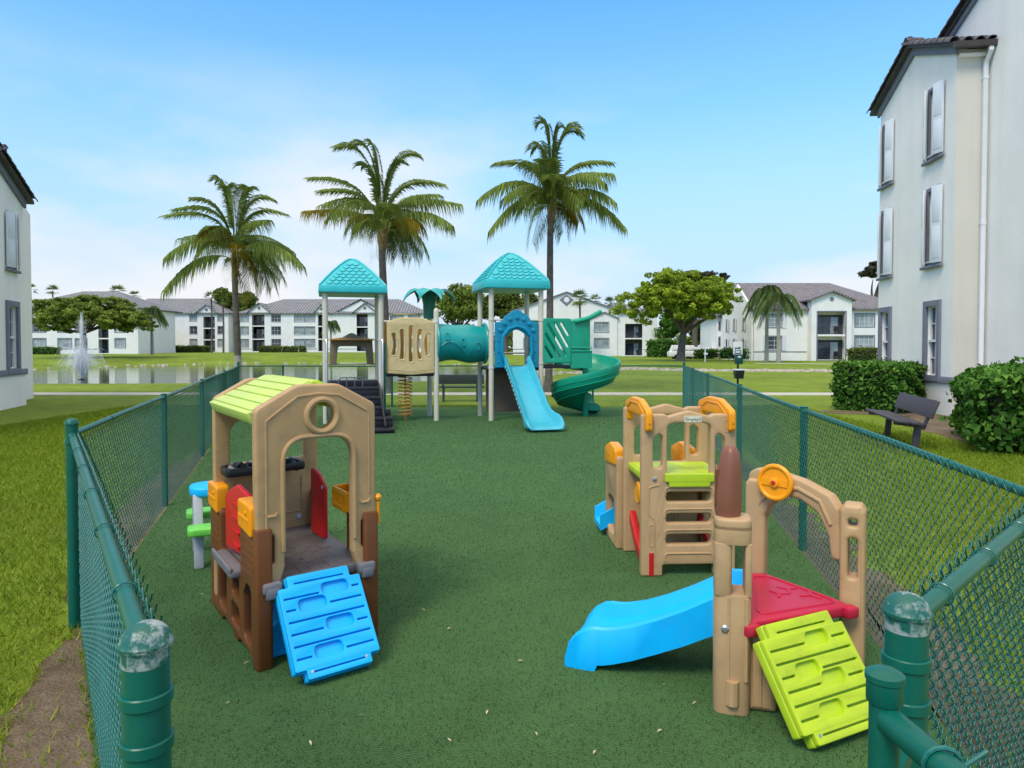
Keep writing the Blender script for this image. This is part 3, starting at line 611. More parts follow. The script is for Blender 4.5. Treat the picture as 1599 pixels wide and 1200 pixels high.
# deck
mb = MB(); mb.panel(rpoly([(0.055,0.02,0.02),(W0-0.055,0.02,0.02),(W0-0.055,D0-0.13,0.02),(0.055,D0-0.13,0.02)],0.02,3), [rect(0.30,0.36,0.30,0.325,0.004), rect(0.36,0.42,0.48,0.505,0.004)], 0.05, 0.008, O=(0,0,0.425), U=(1,0,0), W=(0,1,0))
for i in range(6):
    for j in range(5):
        u = 0.12+i*0.085; v = 0.12+j*0.17
        if (i+j) % 2: mb.box((u,v,0.4505),(0.075,0.07,0.004))
        else: mb.box((u,v,0.4505),(0.036,0.15,0.004))
dk = part(mb, 'deck', DECK)
for u in (0.085, W0-0.085):
    mb = MB(); mb.box((u,-0.005,0.43),(0.10,0.07,0.055)); mb.box((u,-0.03,0.405),(0.075,0.03,0.06)); part(mb, 'deck_bracket', GREYP, bevel=0.012)
mb = MB(); mb.box((0.0,0.615,0.415),(0.09,0.49,0.04)); mb.box((-0.04,0.615,0.44),(0.02,0.49,0.035)); part(mb, 'door_sill', GREYP, bevel=0.01)
# black counter tray under the window, bag folds on it
mb = MB(); mb.panel(rect(0.04,0.56,0,0.20,0.04), [rect(0.065,0.535,0.025,0.175,0.03)], 0.055, 0.012, O=(0,D0-0.34,0.905), U=(1,0,0), W=(0,1,0)); mb.bx(0.06,0.54,D0-0.32,D0-0.16,0.882,0.892)
tr = part(mb, 'counter_tray', BLACKP)
mb = MB()
for i in range(9):
    x = 0.09+0.05*i; pts = [V(x+random.uniform(-.02,.02), D0-0.32+j*0.03, 0.90+0.035*math.sin(j*1.3+i*2)*random.uniform(0.5,1)+0.012) for j in range(6)]
    mb.tube(pts, 0.022, 6)
part(mb, 'crumpled_bag', BLACKP, tr)
# yellow basket on the far wall
mb = MB(); bw = 0.24; yc = 0.20
mb.panel(rect(0,bw,0,0.13,0.02), [rect(0.02+i*0.044,0.05+i*0.044,0.03,0.10,0.006) for i in range(5)], 0.016, 0.004, O=(W0-0.12,yc,0.70), U=(0,1,0), W=(0,0,1))
mb.panel(rect(0,bw,0,0.13,0.02), [], 0.016, 0.004, O=(W0-0.01,yc,0.70), U=(0,1,0), W=(0,0,1))
for y in (yc, yc+bw): mb.panel(rect(0,0.11,0,0.13,0.02), [], 0.016, 0.004, O=(W0-0.12,y,0.70), U=(1,0,0), W=(0,0,1))
mb.panel(rpoly([(-0.01,0.13),(bw+0.01,0.13),(bw+0.01,0.17),(bw*0.5,0.19),(-0.01,0.17)],0.02), [], 0.03, 0.008, O=(W0+0.005,yc,0.70), U=(0,1,0), W=(0,0,1))
part(mb, 'basket', YEL)
mb = MB(); mb.tube([V(W0+0.012,0.03,0.79),V(W0+0.012,0.03,0.66)],0.012,8); mb.lathe([(0.005,0.79),(0.02,0.80),(0.022,0.815),(0.012,0.83)],12,c=(W0+0.012,0.03,0)); part(mb, 'corner_peg', YEL)

def ramp_parts(top0, top1, bot0, bot1, m, parent, slots, planks, seed, th=0.05):
    """moulded ramp: slab plus a raised plank layer with grooves and sunk foot holds; corners in parent coordinates"""
    u = (top1-top0+bot1-bot0)*0.5; wv = (top0-bot0+top1-bot1)*0.5; w_ = u.length; ln = wv.length
    O = bot0; U = u.normalized(); Wd = (wv - U*wv.dot(U)).normalized()
    mb = MB(); c = 0.055; e = 0.06
    out = rpoly([(c,0.012,0.012),(w_-c,0.012,0.012),(w_-c,e,0.008),(w_,e,0.012),(w_,ln-e,0.012),(w_-c,ln-e,0.008),(w_-c,ln,0.012),(c,ln,0.012),(c,ln-e,0.008),(0,ln-e,0.012),(0,e,0.012),(c,e,0.008)],0.01,3)
    Nn = U.cross(Wd)
    mb.panel(out, [], th, 0.010, O=O-Nn*(th/2+0.020), U=U, W=Wd, res=2)
    body = mb.build('ramp', m, parent)
    mb = MB(); ins = 0.004
    o2 = rpoly([(c+ins,0.016,0.01),(w_-c-ins,0.016,0.01),(w_-c-ins,e+ins,0.008),(w_-ins,e+ins,0.01),(w_-ins,ln-e-ins,0.01),(w_-c-ins,ln-e-ins,0.008),(w_-c-ins,ln-0.004,0.01),(c+ins,ln-0.004,0.01),(c+ins,ln-e-ins,0.008),(ins,ln-e-ins,0.01),(ins,e+ins,0.01),(c+ins,e+ins,0.008)],0.01,3)
    holes = []
    sp_ = (ln-2*e)/planks
    cut = {}
    for sx, k, sw, sh in slots: cut[k] = (w_*sx-sw/2-0.014, w_*sx+sw/2+0.014)
    for k in range(1, planks):
        for a, b in ([(0.022, cut[k][0]), (cut[k][1], w_-0.022)] if k in cut else [(0.022, w_-0.022)]): holes.append(rect(a, b, e+sp_*k-0.005, e+sp_*k+0.005, 0.004, 2))
    for v in (e*0.8, ln-e*0.8): holes.append(rect(w_*0.2, w_*0.8, v-0.004, v+0.004, 0.003, 2))
    for sx, k, sw, sh in slots: z1_ = e+sp_*(k+1)-0.013; h_ = sp_*1.12; holes.append(stad(w_*sx, z1_-h_/2, sw, h_, 7))
    mb.panel(o2, holes, 0.030, 0.0025, O=O-Nn*0.011, U=U, W=Wd, res=1)
    mb.build('plank_face', m, body)
    for x, y in ((c+0.03,0.05),(w_-c-0.03,0.05)):
        b = MB(); b.lathe([(0.008,0),(0.008,0.003),(0.004,0.004)], 10, M=Matrix.Translation(O+U*x+Wd*y+Nn*0.002) @ Nn.to_track_quat('Z','Y').to_matrix().to_4x4()); b.build('screw', STEEL, body)
    return body
def gp(px, py, z=0.0): d = (EYE-z)*FPX/(py-HZ); return V(X_(px,d), d, z)
SL = [(0.42,1,0.155,0.06),(0.62,3,0.155,0.06),(0.36,5,0.155,0.06),(0.66,6,0.155,0.06)]
b0, b1 = gp(461,1080,0.035), gp(603,1035,0.035); t0, t1 = gp(435,904,0.475), gp(557,881,0.475)
ramp_parts(t0-A, t1-A, b0-A, b1-A, BLUE, ph, SL, 7, 1)
# blue crawl slide under the deck
mb = MB(); mb.panel(rpoly([(0.10,0.0),(0.44,0.0),(0.44,0.17,0.03),(0.36,0.20,0.05),(0.18,0.20,0.05),(0.10,0.17,0.03)],0.01), [rpoly([(0.14,0.03),(0.40,0.03),(0.40,0.12),(0.14,0.12)],0.02)], 0.05, 0.012, O=(0,0.13,0.0), U=(1,0,0), W=(0,0,1)); mb.bx(0.14,0.40,0.13,0.15,0.03,0.12); mb.bx(0.12,0.42,0.15,0.75,0.0,0.06); part(mb, 'crawl_slide', BLUE, bevel=0.004)

# ---------------------------------------------------------------- small picnic table
o = gp(304,886); pt = thing('picnic_table', 'small toy picnic table with blue top, green seats and grey legs behind the playhouse', 'table', (o.x+0.27, o.y+0.34, 0), R(26))
mb = MB(); mb.panel(rpoly([(-0.44,-0.17,0.16),(0.44,-0.17,0.16),(0.44,0.17,0.16),(-0.44,0.17,0.16)],0.19,8), [], 0.075, 0.02, O=(0,0,0.555), U=(1,0,0), W=(0,1,0), res=2); mb.build('table_top', BLUE, pt)
for s in (-1, 1):
    mb = MB(); mb.panel(rpoly([(-0.46,-0.095,0.05),(0.46,-0.095,0.05),(0.46,0.095,0.05),(-0.46,0.095,0.05)],0.05,5), [rect(-0.004,0.004,-0.06,0.06,0.002,2)], 0.06, 0.015, O=(0,s*0.30,0.30), U=(1,0,0), W=(0,1,0), res=2); mb.build('seat', GREEN3, pt)
for s in (-1, 1):
    for q in (-1, 1):
        mb = MB(); x = s*0.38
        mb.loft([[V(x+a*w_,y+b*0.03,z) for a,b in ((-1,-1),(1,-1),(1,1),(-1,1))] for y,z,w_ in ((q*0.10,0.54,0.034),(q*0.17,0.33,0.034),(q*0.24,0.12,0.036),(q*0.26,0.0,0.034))]); mb.build('leg', LGREY, pt, bevel=0.008)
    mb = MB(); mb.box((s*0.38,0,0.255),(0.05,0.62,0.045)); mb.build('crossbar', LGREY, pt, bevel=0.008)

# ---------------------------------------------------------------- toy tower climber (lime deck)
o = gp(1003,904); tw = thing('toy_tower', 'tall tan toy tower climber with lime deck and yellow top rails', 'climber', o, R(2.5))
TWW, TWD = 0.705, 0.66
def tower_panel(y, front):
    mb = MB(); w_ = TWW
    out = rpoly([(0,0,0.015),(0.16,0,0.015),(0.16,0.085,0.02),(w_-0.16,0.085,0.02),(w_-0.16,0,0.015),(w_,0,0.015),(w_,1.20,0.025),(w_-0.17,1.20,0.02),(w_-0.20,1.185,0.01),(w_/2,1.225,0.1),(0.20,1.185,0.01),(0.17,1.20,0.02),(0,1.20,0.025)],0.02,4)
    holes = [rpoly([(0.085,0.80,0.035),(0.155,0.80,0.035),(0.155,1.03,0.01),(0.13,1.06,0.05),(0.085,1.02,0.05)],0.02,4), rpoly([(w_-0.085,0.80,0.035),(w_-0.155,0.80,0.035),(w_-0.155,1.03,0.01),(w_-0.13,1.06,0.05),(w_-0.085,1.02,0.05)][::-1],0.02,4),
             rpoly([(0.19,0.745,0.02),(w_-0.19,0.745,0.02),(w_-0.19,1.12,0.07),(w_-0.25,1.135,0.05),(0.25,1.135,0.05),(0.19,1.12,0.07)],0.03,5)]
    if front:
        for z0, z1 in ((0.55,0.625),(0.395,0.465),(0.235,0.31)): holes.append(rect(0.185,w_-0.185,z0,z1,0.028,4))
    else: holes.append(rpoly([(0.185,0.10),(w_-0.185,0.10),(w_-0.185,0.60),(0.185,0.60)],0.08,5))
    mb.panel(out, holes, 0.075, 0.014, O=(0,y,0), res=2)
    if front:
        yf = y-0.038
        for z1 in (0.66,0.50,0.345,0.17): mb.tube([V(u,yf,z) for u,z in rpoly([(0.175,z1-0.06,0),(0.175,z1,0.035),(w_-0.175,z1,0.035),(w_-0.175,z1-0.06,0)],0,5)], 0.007, 6)
        for u in (0.075, w_-0.075):
            for zc, hh in ((1.11,0.09),(0.305,0.16)): mb.tube([V(a,yf,b) for a,b in stad(u,zc,0.032,hh)]+[V(*[stad(u,zc,0.032,hh)[0][0],yf,stad(u,zc,0.032,hh)[0][1]])], 0.004, 6)
            mb.tube([V(u+0.055,yf,0.68),V(u-0.02,yf,0.66),V(u-0.02,yf,0.46),V(u+0.02,yf,0.42),V(u+0.03,yf,0.08)], 0.006, 6)
            mb.lathe([(0.022,0),(0.022,0.004),(0.015,0.006)],16,M=Matrix.Translation((u+0.02,yf+0.002,0.725))@Matrix.Rotation(R(90),4,'X'))
    return mb.build('side_panel', TAN2, tw)
pf = tower_panel(0.038, True); tower_panel(TWD, False)
for u in (0.095, TWW-0.055):
    b = MB(); b.lathe([(0.013,0),(0.013,0.006),(0.008,0.008)],14,M=Matrix.Translation((u,-0.004,0.725))@Matrix.Rotation(R(90),4,'X')); b.build('bolt', STEEL, pf)
for u in (0.075, TWW-0.075):
    b = MB(); b.box((u,-0.001,0.09),(0.034,0.006,0.17)); b.build('red_insert', RED, pf)
pl_ = MB(); pl_.panel(rect(-0.065,0.065,-0.024,0.024,0.006), [], 0.006, 0.0015, O=(TWW/2+0.025,-0.003,1.163)); plo = pl_.build('name_plate', mat('cream label', (0.72,0.68,0.52),0.5), pf)
tx = MB(); text_mesh(tx, 'Simplay3', 0.032, (TWW/2+0.025,-0.0065,1.163), (1,0,0), (0,0,1)); tx.build('lettering', mat('label ink', (0.03,0.03,0.03),0.6), plo, smooth=False)
tx = MB(); tx.tube([V(TWW/2+0.025+a,-0.006,1.163+b) for a,b in [*rect(-0.06,0.06,-0.02,0.02,0.005),rect(-0.06,0.06,-0.02,0.02,0.005)[0]]], 0.001, 4); tx.build('label_border', mat('label ink line', (0.05,0.05,0.05),0.6), plo)
# the two brown-tan side fillers below the deck (upright ribs)
mb = MB(); mb.panel(rect(0.07,TWD-0.03,0.02,0.66,0.02), [rpoly([(0.16,0.05),(TWD-0.12,0.05),(TWD-0.12,0.52),(0.16,0.52)],0.10,5)], 0.035, 0.008, O=(TWW-0.05,0,0), U=(0,1,0), W=(0,0,1)); mb.build('side_filler', TAN2, tw)
mb = MB(); mb.panel(rect(0.10,TWW-0.10,0.02,0.67,0.02), [], 0.03, 0.008, O=(0,TWD-0.06,0)); mb.tube([V(u,TWD-0.078,z) for u,z in rpoly([(0.18,0.05,0),(0.18,0.5,0.08),(0.42,0.5,0.08),(0.42,0.05,0)],0,5)], 0.008, 6); mb.build('back_filler', TAN, tw)
# deck in two halves
mb = MB(); mb.panel(rpoly([(0.03,0.03),(TWW-0.03,0.03),(TWW-0.03,TWD-0.03),(0.03,TWD-0.03)],0.015,3), [], 0.055, 0.01, O=(0,0,0.715), U=(1,0,0), W=(0,1,0)); dk = mb.build('deck', LIME, tw)
mb = MB(); mb.panel(rpoly([(0.05,0.06),(0.52,0.06),(0.33,TWD-0.06),(0.05,TWD-0.06)],0.01,3), [], 0.012, 0.004, O=(0,0,0.745), U=(1,0,0), W=(0,1,0)); mb.build('deck_plate', LIME, dk)
mb = MB(); mb.panel(rpoly([(0.53,0.06),(TWW-0.05,0.06),(TWW-0.05,TWD-0.06),(0.34,TWD-0.06)],0.01,3), [], 0.012, 0.004, O=(0,0,0.745), U=(1,0,0), W=(0,1,0)); mb.build('deck_plate', LIME, dk)
mb = MB(); mb.panel(rpoly([(0.20,0.665),(TWW-0.20,0.665),(TWW-0.20,0.70),(TWW-0.17,0.70),(TWW-0.17,0.765),(0.17,0.765),(0.17,0.70),(0.20,0.70)],0.01,3), [], 0.03, 0.008, O=(0,-0.006,0)); mb.build('deck_edge', LIME, dk)
# yellow top rails
for x in (0.045, TWW-0.045):
    mb = MB(); mb.panel(rpoly([(-0.045,1.075,0.025),(0.012,1.075,0.025),(0.03,1.17,0.02),(TWD-0.06,1.17,0.02),(TWD-0.05,1.10,0.02),(TWD+0.045,1.10,0.02),(TWD+0.045,1.25,0.06),(TWD*0.7,1.30,0.12),(TWD*0.3,1.30,0.12),(-0.045,1.23,0.05)],0.03,5), [], 0.05, 0.014, O=(x,0,0), U=(0,1,0), W=(0,0,1), res=2)
    mb.tube([V(x-0.026,y,z) for y,z in ((0.03,1.20),(0.2,1.262),(0.45,1.262),(0.6,1.21))], 0.006, 6); rl = mb.build('top_rail', YEL, tw)
    for z in (1.10, 1.135):
        b = MB(); b.lathe([(0.008,0),(0.008,0.004)],10,M=Matrix.Translation((x,-0.046,z))@Matrix.Rotation(R(90),4,'X')); b.build('screw', ORANGE, rl)
mb = MB(); mb.torus(0.075,0.012,24,8,c=(0.045,0.30,0.56),ax='X')
mb.lathe([(0.074,0),(0.074,0.012),(0.03,0.02)],24,M=Matrix.Translation((0.05,0.30,0.56))@Matrix.Rotation(R(-90),4,'Y')); mb.build('play_wheel', YEL, tw)
# red curved base braces
for x in (0.07, TWW-0.07):
    pts = bez((x,TWD-0.04,0.30),(x,TWD*0.55,0.06),(x,0.05,0.05),12); mb = MB()
    mb.loft([[p+V(-0.028,0,-0.05),p+V(0.028,0,-0.05),p+V(0.028,0,0.05),p+V(-0.028,0,0.05)] for p in pts]); mb.build('base_brace', RED, tw, bevel=0.012)
# lower rear wing: panels, red deck, blue slide
for x0, x1 in ((-0.055,0.02),(0.55,0.625)):
    mb = MB(); mb.panel(rpoly([(0.70,0,0.015),(1.22,0,0.015),(1.22,0.75,0.03),(1.10,0.78,0.03),(0.70,0.78,0.03)],0.02,4), [rpoly([(0.80,0.08),(1.12,0.08),(1.12,0.40),(0.80,0.40)],0.1,5)], 0.06, 0.012, O=((x0+x1)/2,0,0), U=(0,1,0), W=(0,0,1)); mb.build('wing_panel', TAN2, tw)
for x in (-0.02, 0.588):
    mb = MB(); mb.panel(rpoly([(0.72,0.70),(1.20,0.66),(1.20,0.80,0.04),(0.96,0.87,0.08),(0.72,0.84,0.04)],0.02,4), [], 0.085, 0.014, O=(x,0,0), U=(0,1,0), W=(0,0,1)); mb.build('wing_rail', YEL, tw)
mb = MB(); mb.bx(-0.02,0.58,0.72,1.2,0.36,0.42); mb.build('wing_deck', RED, tw, bevel=0.012)
secs = []
for i in range(9):
    t = i/8; x = -0.03-0.55*t; z = 0.42-0.33*t**0.9
    secs.append([V(x,y,z+h) for y,h in ((1.00,-0.04),(1.00,0.10),(1.03,0.10),(1.05,0.0),(1.30,0.0),(1.32,0.10),(1.35,0.10),(1.35,-0.04))])
mb = MB(); mb.loft(secs, M=Matrix.Translation((0.47,0.10,0))); mb.build('slide', BLUE, tw)

# ---------------------------------------------------------------- low climber with slide, arch and lime ramp
Lp = gp(1146,1110); Rp = V(1.725,3.47,0); Kp = V(1.40,3.93,0)
lc = thing('toy_climber', 'low tan toy climber with blue slide, red deck, arch and lime ramp', 'climber', Lp)
def loc(p): return p - Lp
# front column with cut window
dLR = (Rp-Lp).normalized()
mb = MB(); U = V(0.97,-0.24,0).normalized(); Wz = V(0,0,1)
def col_panel(mb, c, U, w_, h, holes, t, bev=0.03): mb.panel(rect(-w_/2,w_/2,0,h,0.03,4), holes, t, bev, O=c, U=U, W=Wz, res=3)
Vy = Wz.cross(U)
def hblock(x0, x1, d_, z0, z1, r, bev): mb.panel(rect(x0,x1,-d_/2,d_/2,r,5), [], z1-z0, bev, O=V(0,0,(z0+z1)/2), U=U, W=Vy, res=2)
hblock(-0.083,0.083,0.17,0.0,0.552,0.055,0.0015); hblock(-0.083,0.083,0.17,0.786,0.87,0.055,0.0015); hblock(-0.083,0.083,0.17,0.84,0.905,0.055,0.014)
hblock(-0.083,-0.004,0.17,0.548,0.790,0.035,0.002); hblock(0.052,0.083,0.15,0.548,0.790,0.014,0.002)
mb.panel(rect(0.06,0.20,0,0.385,0.02,4), [], 0.13, 0.03, O=V(0.01,0.03,0), U=U, W=Wz, res=2)
nf = U.cross(Wz)
mb.tube([V(0,0,0)+U*0.0+nf*0.083+V(0,0,z) for z in (0.05,0.16)], 0.03, 10)
for s in (-0.018, 0.060): mb.tube([U*s+nf*0.080+V(0,0,z) for z in (0.16,0.54)], 0.009, 8)
mb.tube([U*0.125+nf*0.064+V(0.01,0.03,z) for z in (0.03,0.33)], 0.008, 8)
colm = mb.build('column', TAN2, lc)
mb = MB(); mb.lathe([(0.018,0),(0.018,0.004),(0.010,0.01)],14,M=Matrix.Translation(U*(-0.035)+nf*0.088+V(0,0,0.40))@nf.to_track_quat('Z','Y').to_matrix().to_4x4()); mb.build('bolt', STEEL, colm)
# tree-trunk top
mb = MB(); secs = []
for z, a, b, sh in ((0.895,0.052,0.05,0.0),(0.93,0.060,0.056,0.0),(1.0,0.061,0.057,0.0),(1.08,0.056,0.054,0.004),(1.15,0.049,0.048,0.008),(1.20,0.040,0.040,0.010),(1.225,0.027,0.028,0.010),(1.235,0.010,0.012,0.010)):
    secs.append([U*(-0.022+sh+a*math.cos(t)*(1+0.06*math.sin(5*t))) + nf*(b*math.sin(t)*(1+0.06*math.cos(4*t))) + V(0,0,z) for t in (2*math.pi*j/20 for j in range(20))])
mb.loft(secs); tk = mb.build('trunk_top', RUST, lc)
mb = MB(); mb.panel(rpoly([(-0.012,0),(0.014,0),(0.010,0.17,0.01),(-0.004,0.20,0.01)],0.008,3), [], 0.02, 0.004, O=U*(-0.072)+nf*0.016+V(0,0,0.95), U=nf, W=Wz); mb.build('bark_groove', BROWN, tk)
# rear post and side post
def post2(base, U, w_, h, t, name='post', slot=True):
    mb = MB(); hs = [rect(-0.02,0.022,0.54,0.74,0.018,4), rect(-0.02,0.02,0.80,0.835,0.012,3)] if slot else []
    mb.panel(rpoly([(-w_/2,0,0.02),(w_/2,0,0.02),(w_/2,h-0.03,0.02),(w_/2-0.02,h,0.015),(-w_/2+0.02,h,0.02),(-w_/2,h-0.03,0.02)],0.02,4), hs, t, 0.018, O=base, U=U, W=Wz, res=2)
    o = mb.build(name, TAN2, lc); return o
UR = V(0.86,-0.5,0).normalized()
post2(loc(Rp), UR, 0.115, 0.905, 0.135)
post2(loc(Kp), UR, 0.11, 0.95, 0.12, slot=False)
# arch between rear post and side post carrying the wheel
aU = (Rp-Kp); aL = aU.length; aU.normalize()
mb = MB(); out = []
up_ = [(-0.03,0.62),(-0.035,0.98),(0.02,1.01),(0.16,1.005),(aL*0.52,0.985),(aL*0.80,0.93),(aL-0.06,0.865),(aL-0.04,0.60)]
inn = [(aL-0.10,0.60),(aL-0.115,0.72),(aL*0.68,0.83),(aL*0.5,0.88),(aL*0.3,0.875),(0.10,0.81),(0.055,0.72),(0.04,0.60)]
mb.panel(rpoly([(*p,0.04) for p in up_]+[(*p,0.05) for p in inn],0.04,4), [], 0.075, 0.016, O=loc(Kp), U=aU, W=Wz, res=2)
na = aU.cross(Wz)
mb.tube([loc(Kp)+aU*s+V(0,0,z)+na*0.037 for s,z in ((0.0,0.70),(0.05,0.83),(0.15,0.92),(aL*0.5,0.935),(aL*0.72,0.89),(aL-0.10,0.78))], 0.012, 8)
mb.build('arch', TAN2, lc)
wc = loc(Kp)+aU*(0.165)+V(0,0,0.955)+na*0.075
Mw = Matrix.Translation(wc) @ (na*0.92+V(0,0,0.0)+V(-0.15,-0.3,0.05)).to_track_quat('Z','Y').to_matrix().to_4x4()
mb = MB(); mb.torus(0.088,0.0135,36,10,M=Mw); mb.lathe([(0.083,-0.006),(0.083,0.003),(0.02,0.004)],32,M=Mw); mb.lathe([(0.028,0),(0.026,0.018),(0.018,0.022)],20,M=Mw)
mb.box((0,0,0.006),(0.15,0.038,0.008),M=Mw); mb.lathe([(0.012,-0.08),(0.012,0)],10,M=Mw); wh = mb.build('play_wheel', YEL, lc)
mb = MB(); mb.lathe([(0.013,0.018),(0.012,0.026),(0.006,0.028)],14,M=Mw); mb.build('wheel_hub', RED, wh)
# deck
zt = 0.43
tri = [loc(gp(1172,976,zt)), loc(V(1.665,3.36,zt)), loc(V(1.63,3.46,zt)), loc(V(1.42,3.85,zt)), loc(V(1.30,3.85,zt))]
c2 = [(p.x,p.y,0.03) for p in tri]
mb = MB(); mb.panel(rpoly(c2,0.03,4), [], 0.055, 0.012, O=(0,0,zt-0.03), U=(1,0,0), W=(0,1,0), res=2); dk = mb.build('deck', CRIM, lc)
cc = sum((Vector(p[:2]) for p in c2), Vector((0,0)))/len(c2)
mb = MB(); lp_ = [(cc.x+(p[0]-cc.x)*0.78, cc.y+(p[1]-cc.y)*0.78) for p in c2]; lp_ = rpoly([(*p,0.04) for p in lp_],0.04,4)
mb.tube([V(*p,zt-0.001) for p in lp_]+[V(*lp_[0],zt-0.001)], 0.006, 6); mb.build('deck_bead', CRIM, dk)
for (sx, sy), rot in (((0.02,0.05),0.3),((0.10,-0.04),1.2),((-0.05,-0.02),2.2)):
    mb = MB(); c = V(cc.x+sx,cc.y+sy,zt-0.001); a = rot
    for k in range(3): u_ = V(math.cos(a+k*2.1),math.sin(a+k*2.1),0); mb.panel(stad(0.03,0,0.055,0.018), [], 0.008, 0.003, O=c, U=u_, W=V(-u_.y,u_.x,0))
    mb.build('leaf_emboss', CRIM, dk)
for a_, b_ in ((tri[0],0.0),(tri[1],0.0)):
    mb = MB(); mb.box(V(a_.x,a_.y,zt-0.035)+V(0.01 if a_ is tri[0] else -0.01,-0.0,0),(0.075,0.06,0.055),rz=0.4); mb.build('deck_hook', CRIM, lc, bevel=0.012)
b0, b1 = gp(1273,1188,0.035), gp(1394,1140,0.035); t0, t1 = gp(1190,981,0.445), gp(1325,950,0.445)
ramp_parts(t0-Lp, t1-Lp, b0-Lp, b1-Lp, LIME, lc, [(0.42,1,0.14,0.05),(0.60,3,0.14,0.05),(0.36,4,0.14,0.05),(0.62,6,0.14,0.05)], 7, 2)
# blue slide
top = loc(V(1.17,3.50,0.0)); end = loc(V(0.375,3.82,0.0)); dr = (end-top); SLn = dr.length; dr.normalize(); q = V(-dr.y, dr.x, 0)    # q points toward the viewer side (-y)
if q.y > 0: q = -q
secs = []
for t, z, rim, wd in ((0.0,0.42,0.085,0.19),(0.08,0.415,0.085,0.19),(0.16,0.38,0.08,0.185),(0.30,0.315,0.075,0.185),(0.45,0.255,0.07,0.185),(0.60,0.20,0.07,0.19),(0.72,0.165,0.075,0.195),(0.78,0.152,0.08,0.198),(0.815,0.148,0.083,0.20),(0.83,0.147,0.085,0.20),(0.88,0.143,0.08,0.205),(0.95,0.135,0.05,0.205),(1.0,0.11,0.02,0.20),(1.02,0.06,0.0,0.20),(1.02,0.0,0.0,0.20)):
    c = top + dr*(SLn*t); b = z if t > 0.84 else max(0.0, z-0.115)
    b = 0.0 if t > 0.82 else z-0.115
    zi = z
    prof = [(-wd-0.015,b),(-wd-0.012,zi+rim-0.015),(-wd+0.005,zi+rim),(-wd+0.03,zi+rim-0.005),(-wd+0.055,zi+0.01),(-wd+0.10,zi),(wd-0.10,zi),(wd-0.055,zi+0.01),(wd-0.03,zi+rim-0.005),(wd-0.005,zi+rim),(wd+0.012,zi+rim-0.015),(wd+0.015,b)]
    secs.append([c + q*u + V(0,0,max(h,b)) for u, h in prof])
mb = MB(); mb.loft(secs); mb.build('slide', BLUE, lc, bevel=0.0, ang=50)
# ---------------------------------------------------------------- big play structure
PO = V(-0.48, 15.98, 0)
ps = thing('play_structure', 'playground structure of two turquoise roofed towers with tunnel and slides', 'playground', PO, R(15))
def pbuild(mb, name, m, par=ps, **k): return mb.build(name, m, par, **k)
def tpost(x, y, h, r=0.06, cap=False, name='post'):
    mb = MB(); prof = [(r,-0.05),(r,h)]
    if cap: prof += [(r*0.97,h+0.03),(r*0.8,h+0.07),(r*0.45,h+0.095),(r*0.05,h+0.10)]
    mb.lathe(prof, 16, c=(x,y,0)); return pbuild(mb, name, POST)
def collar(x, y, z, par=ps): mb = MB(); mb.lathe([(0.062,z-0.025),(0.07,z-0.022),(0.07,z+0.022),(0.062,z+0.025)], 16, c=(x,y,0)); return mb.build('clamp_collar', POST, par)
LT = (-3.70,-2.486,0.30,1.50); RT = (0.0,1.20,0.0,1.20)
for x in LT[:2]:
    for y in LT[2:]: tpost(x, y, 2.98); collar(x, y, 1.86)
for x in RT[:2]:
    for y in RT[2:]: tpost(x, y, 3.14)
for x, y in ((0,0),(1.2,0)):
    collar(x,y,2.33); collar(x,y,1.22 if x == 0 else 1.32)
tpost(-1.23, 0.30, 2.50, cap=True); tpost(-1.23, 1.40, 2.45); collar(-1.23,0.30,2.28)
SHG = MB(); n_ = 8
SHG.add([V(0,0,0)]+[V(0.5*math.cos(math.pi+math.pi*i/n_),-0.0,0.5*math.sin(math.pi+math.pi*i/n_)) for i in range(n_+1)]+[V(0.5*math.cos(math.pi+math.pi*i/n_)*1.0,-0.12,0.5*math.sin(math.pi+math.pi*i/n_)) for i in range(n_+1)]+[V(0,-0.02,0.12)],
        [(n_+2+i, n_+3+i, 2*n_+3) for i in range(n_)] + [(1+i,2+i,n_+3+i,n_+2+i) for i in range(n_)])
shingle_src = [None]
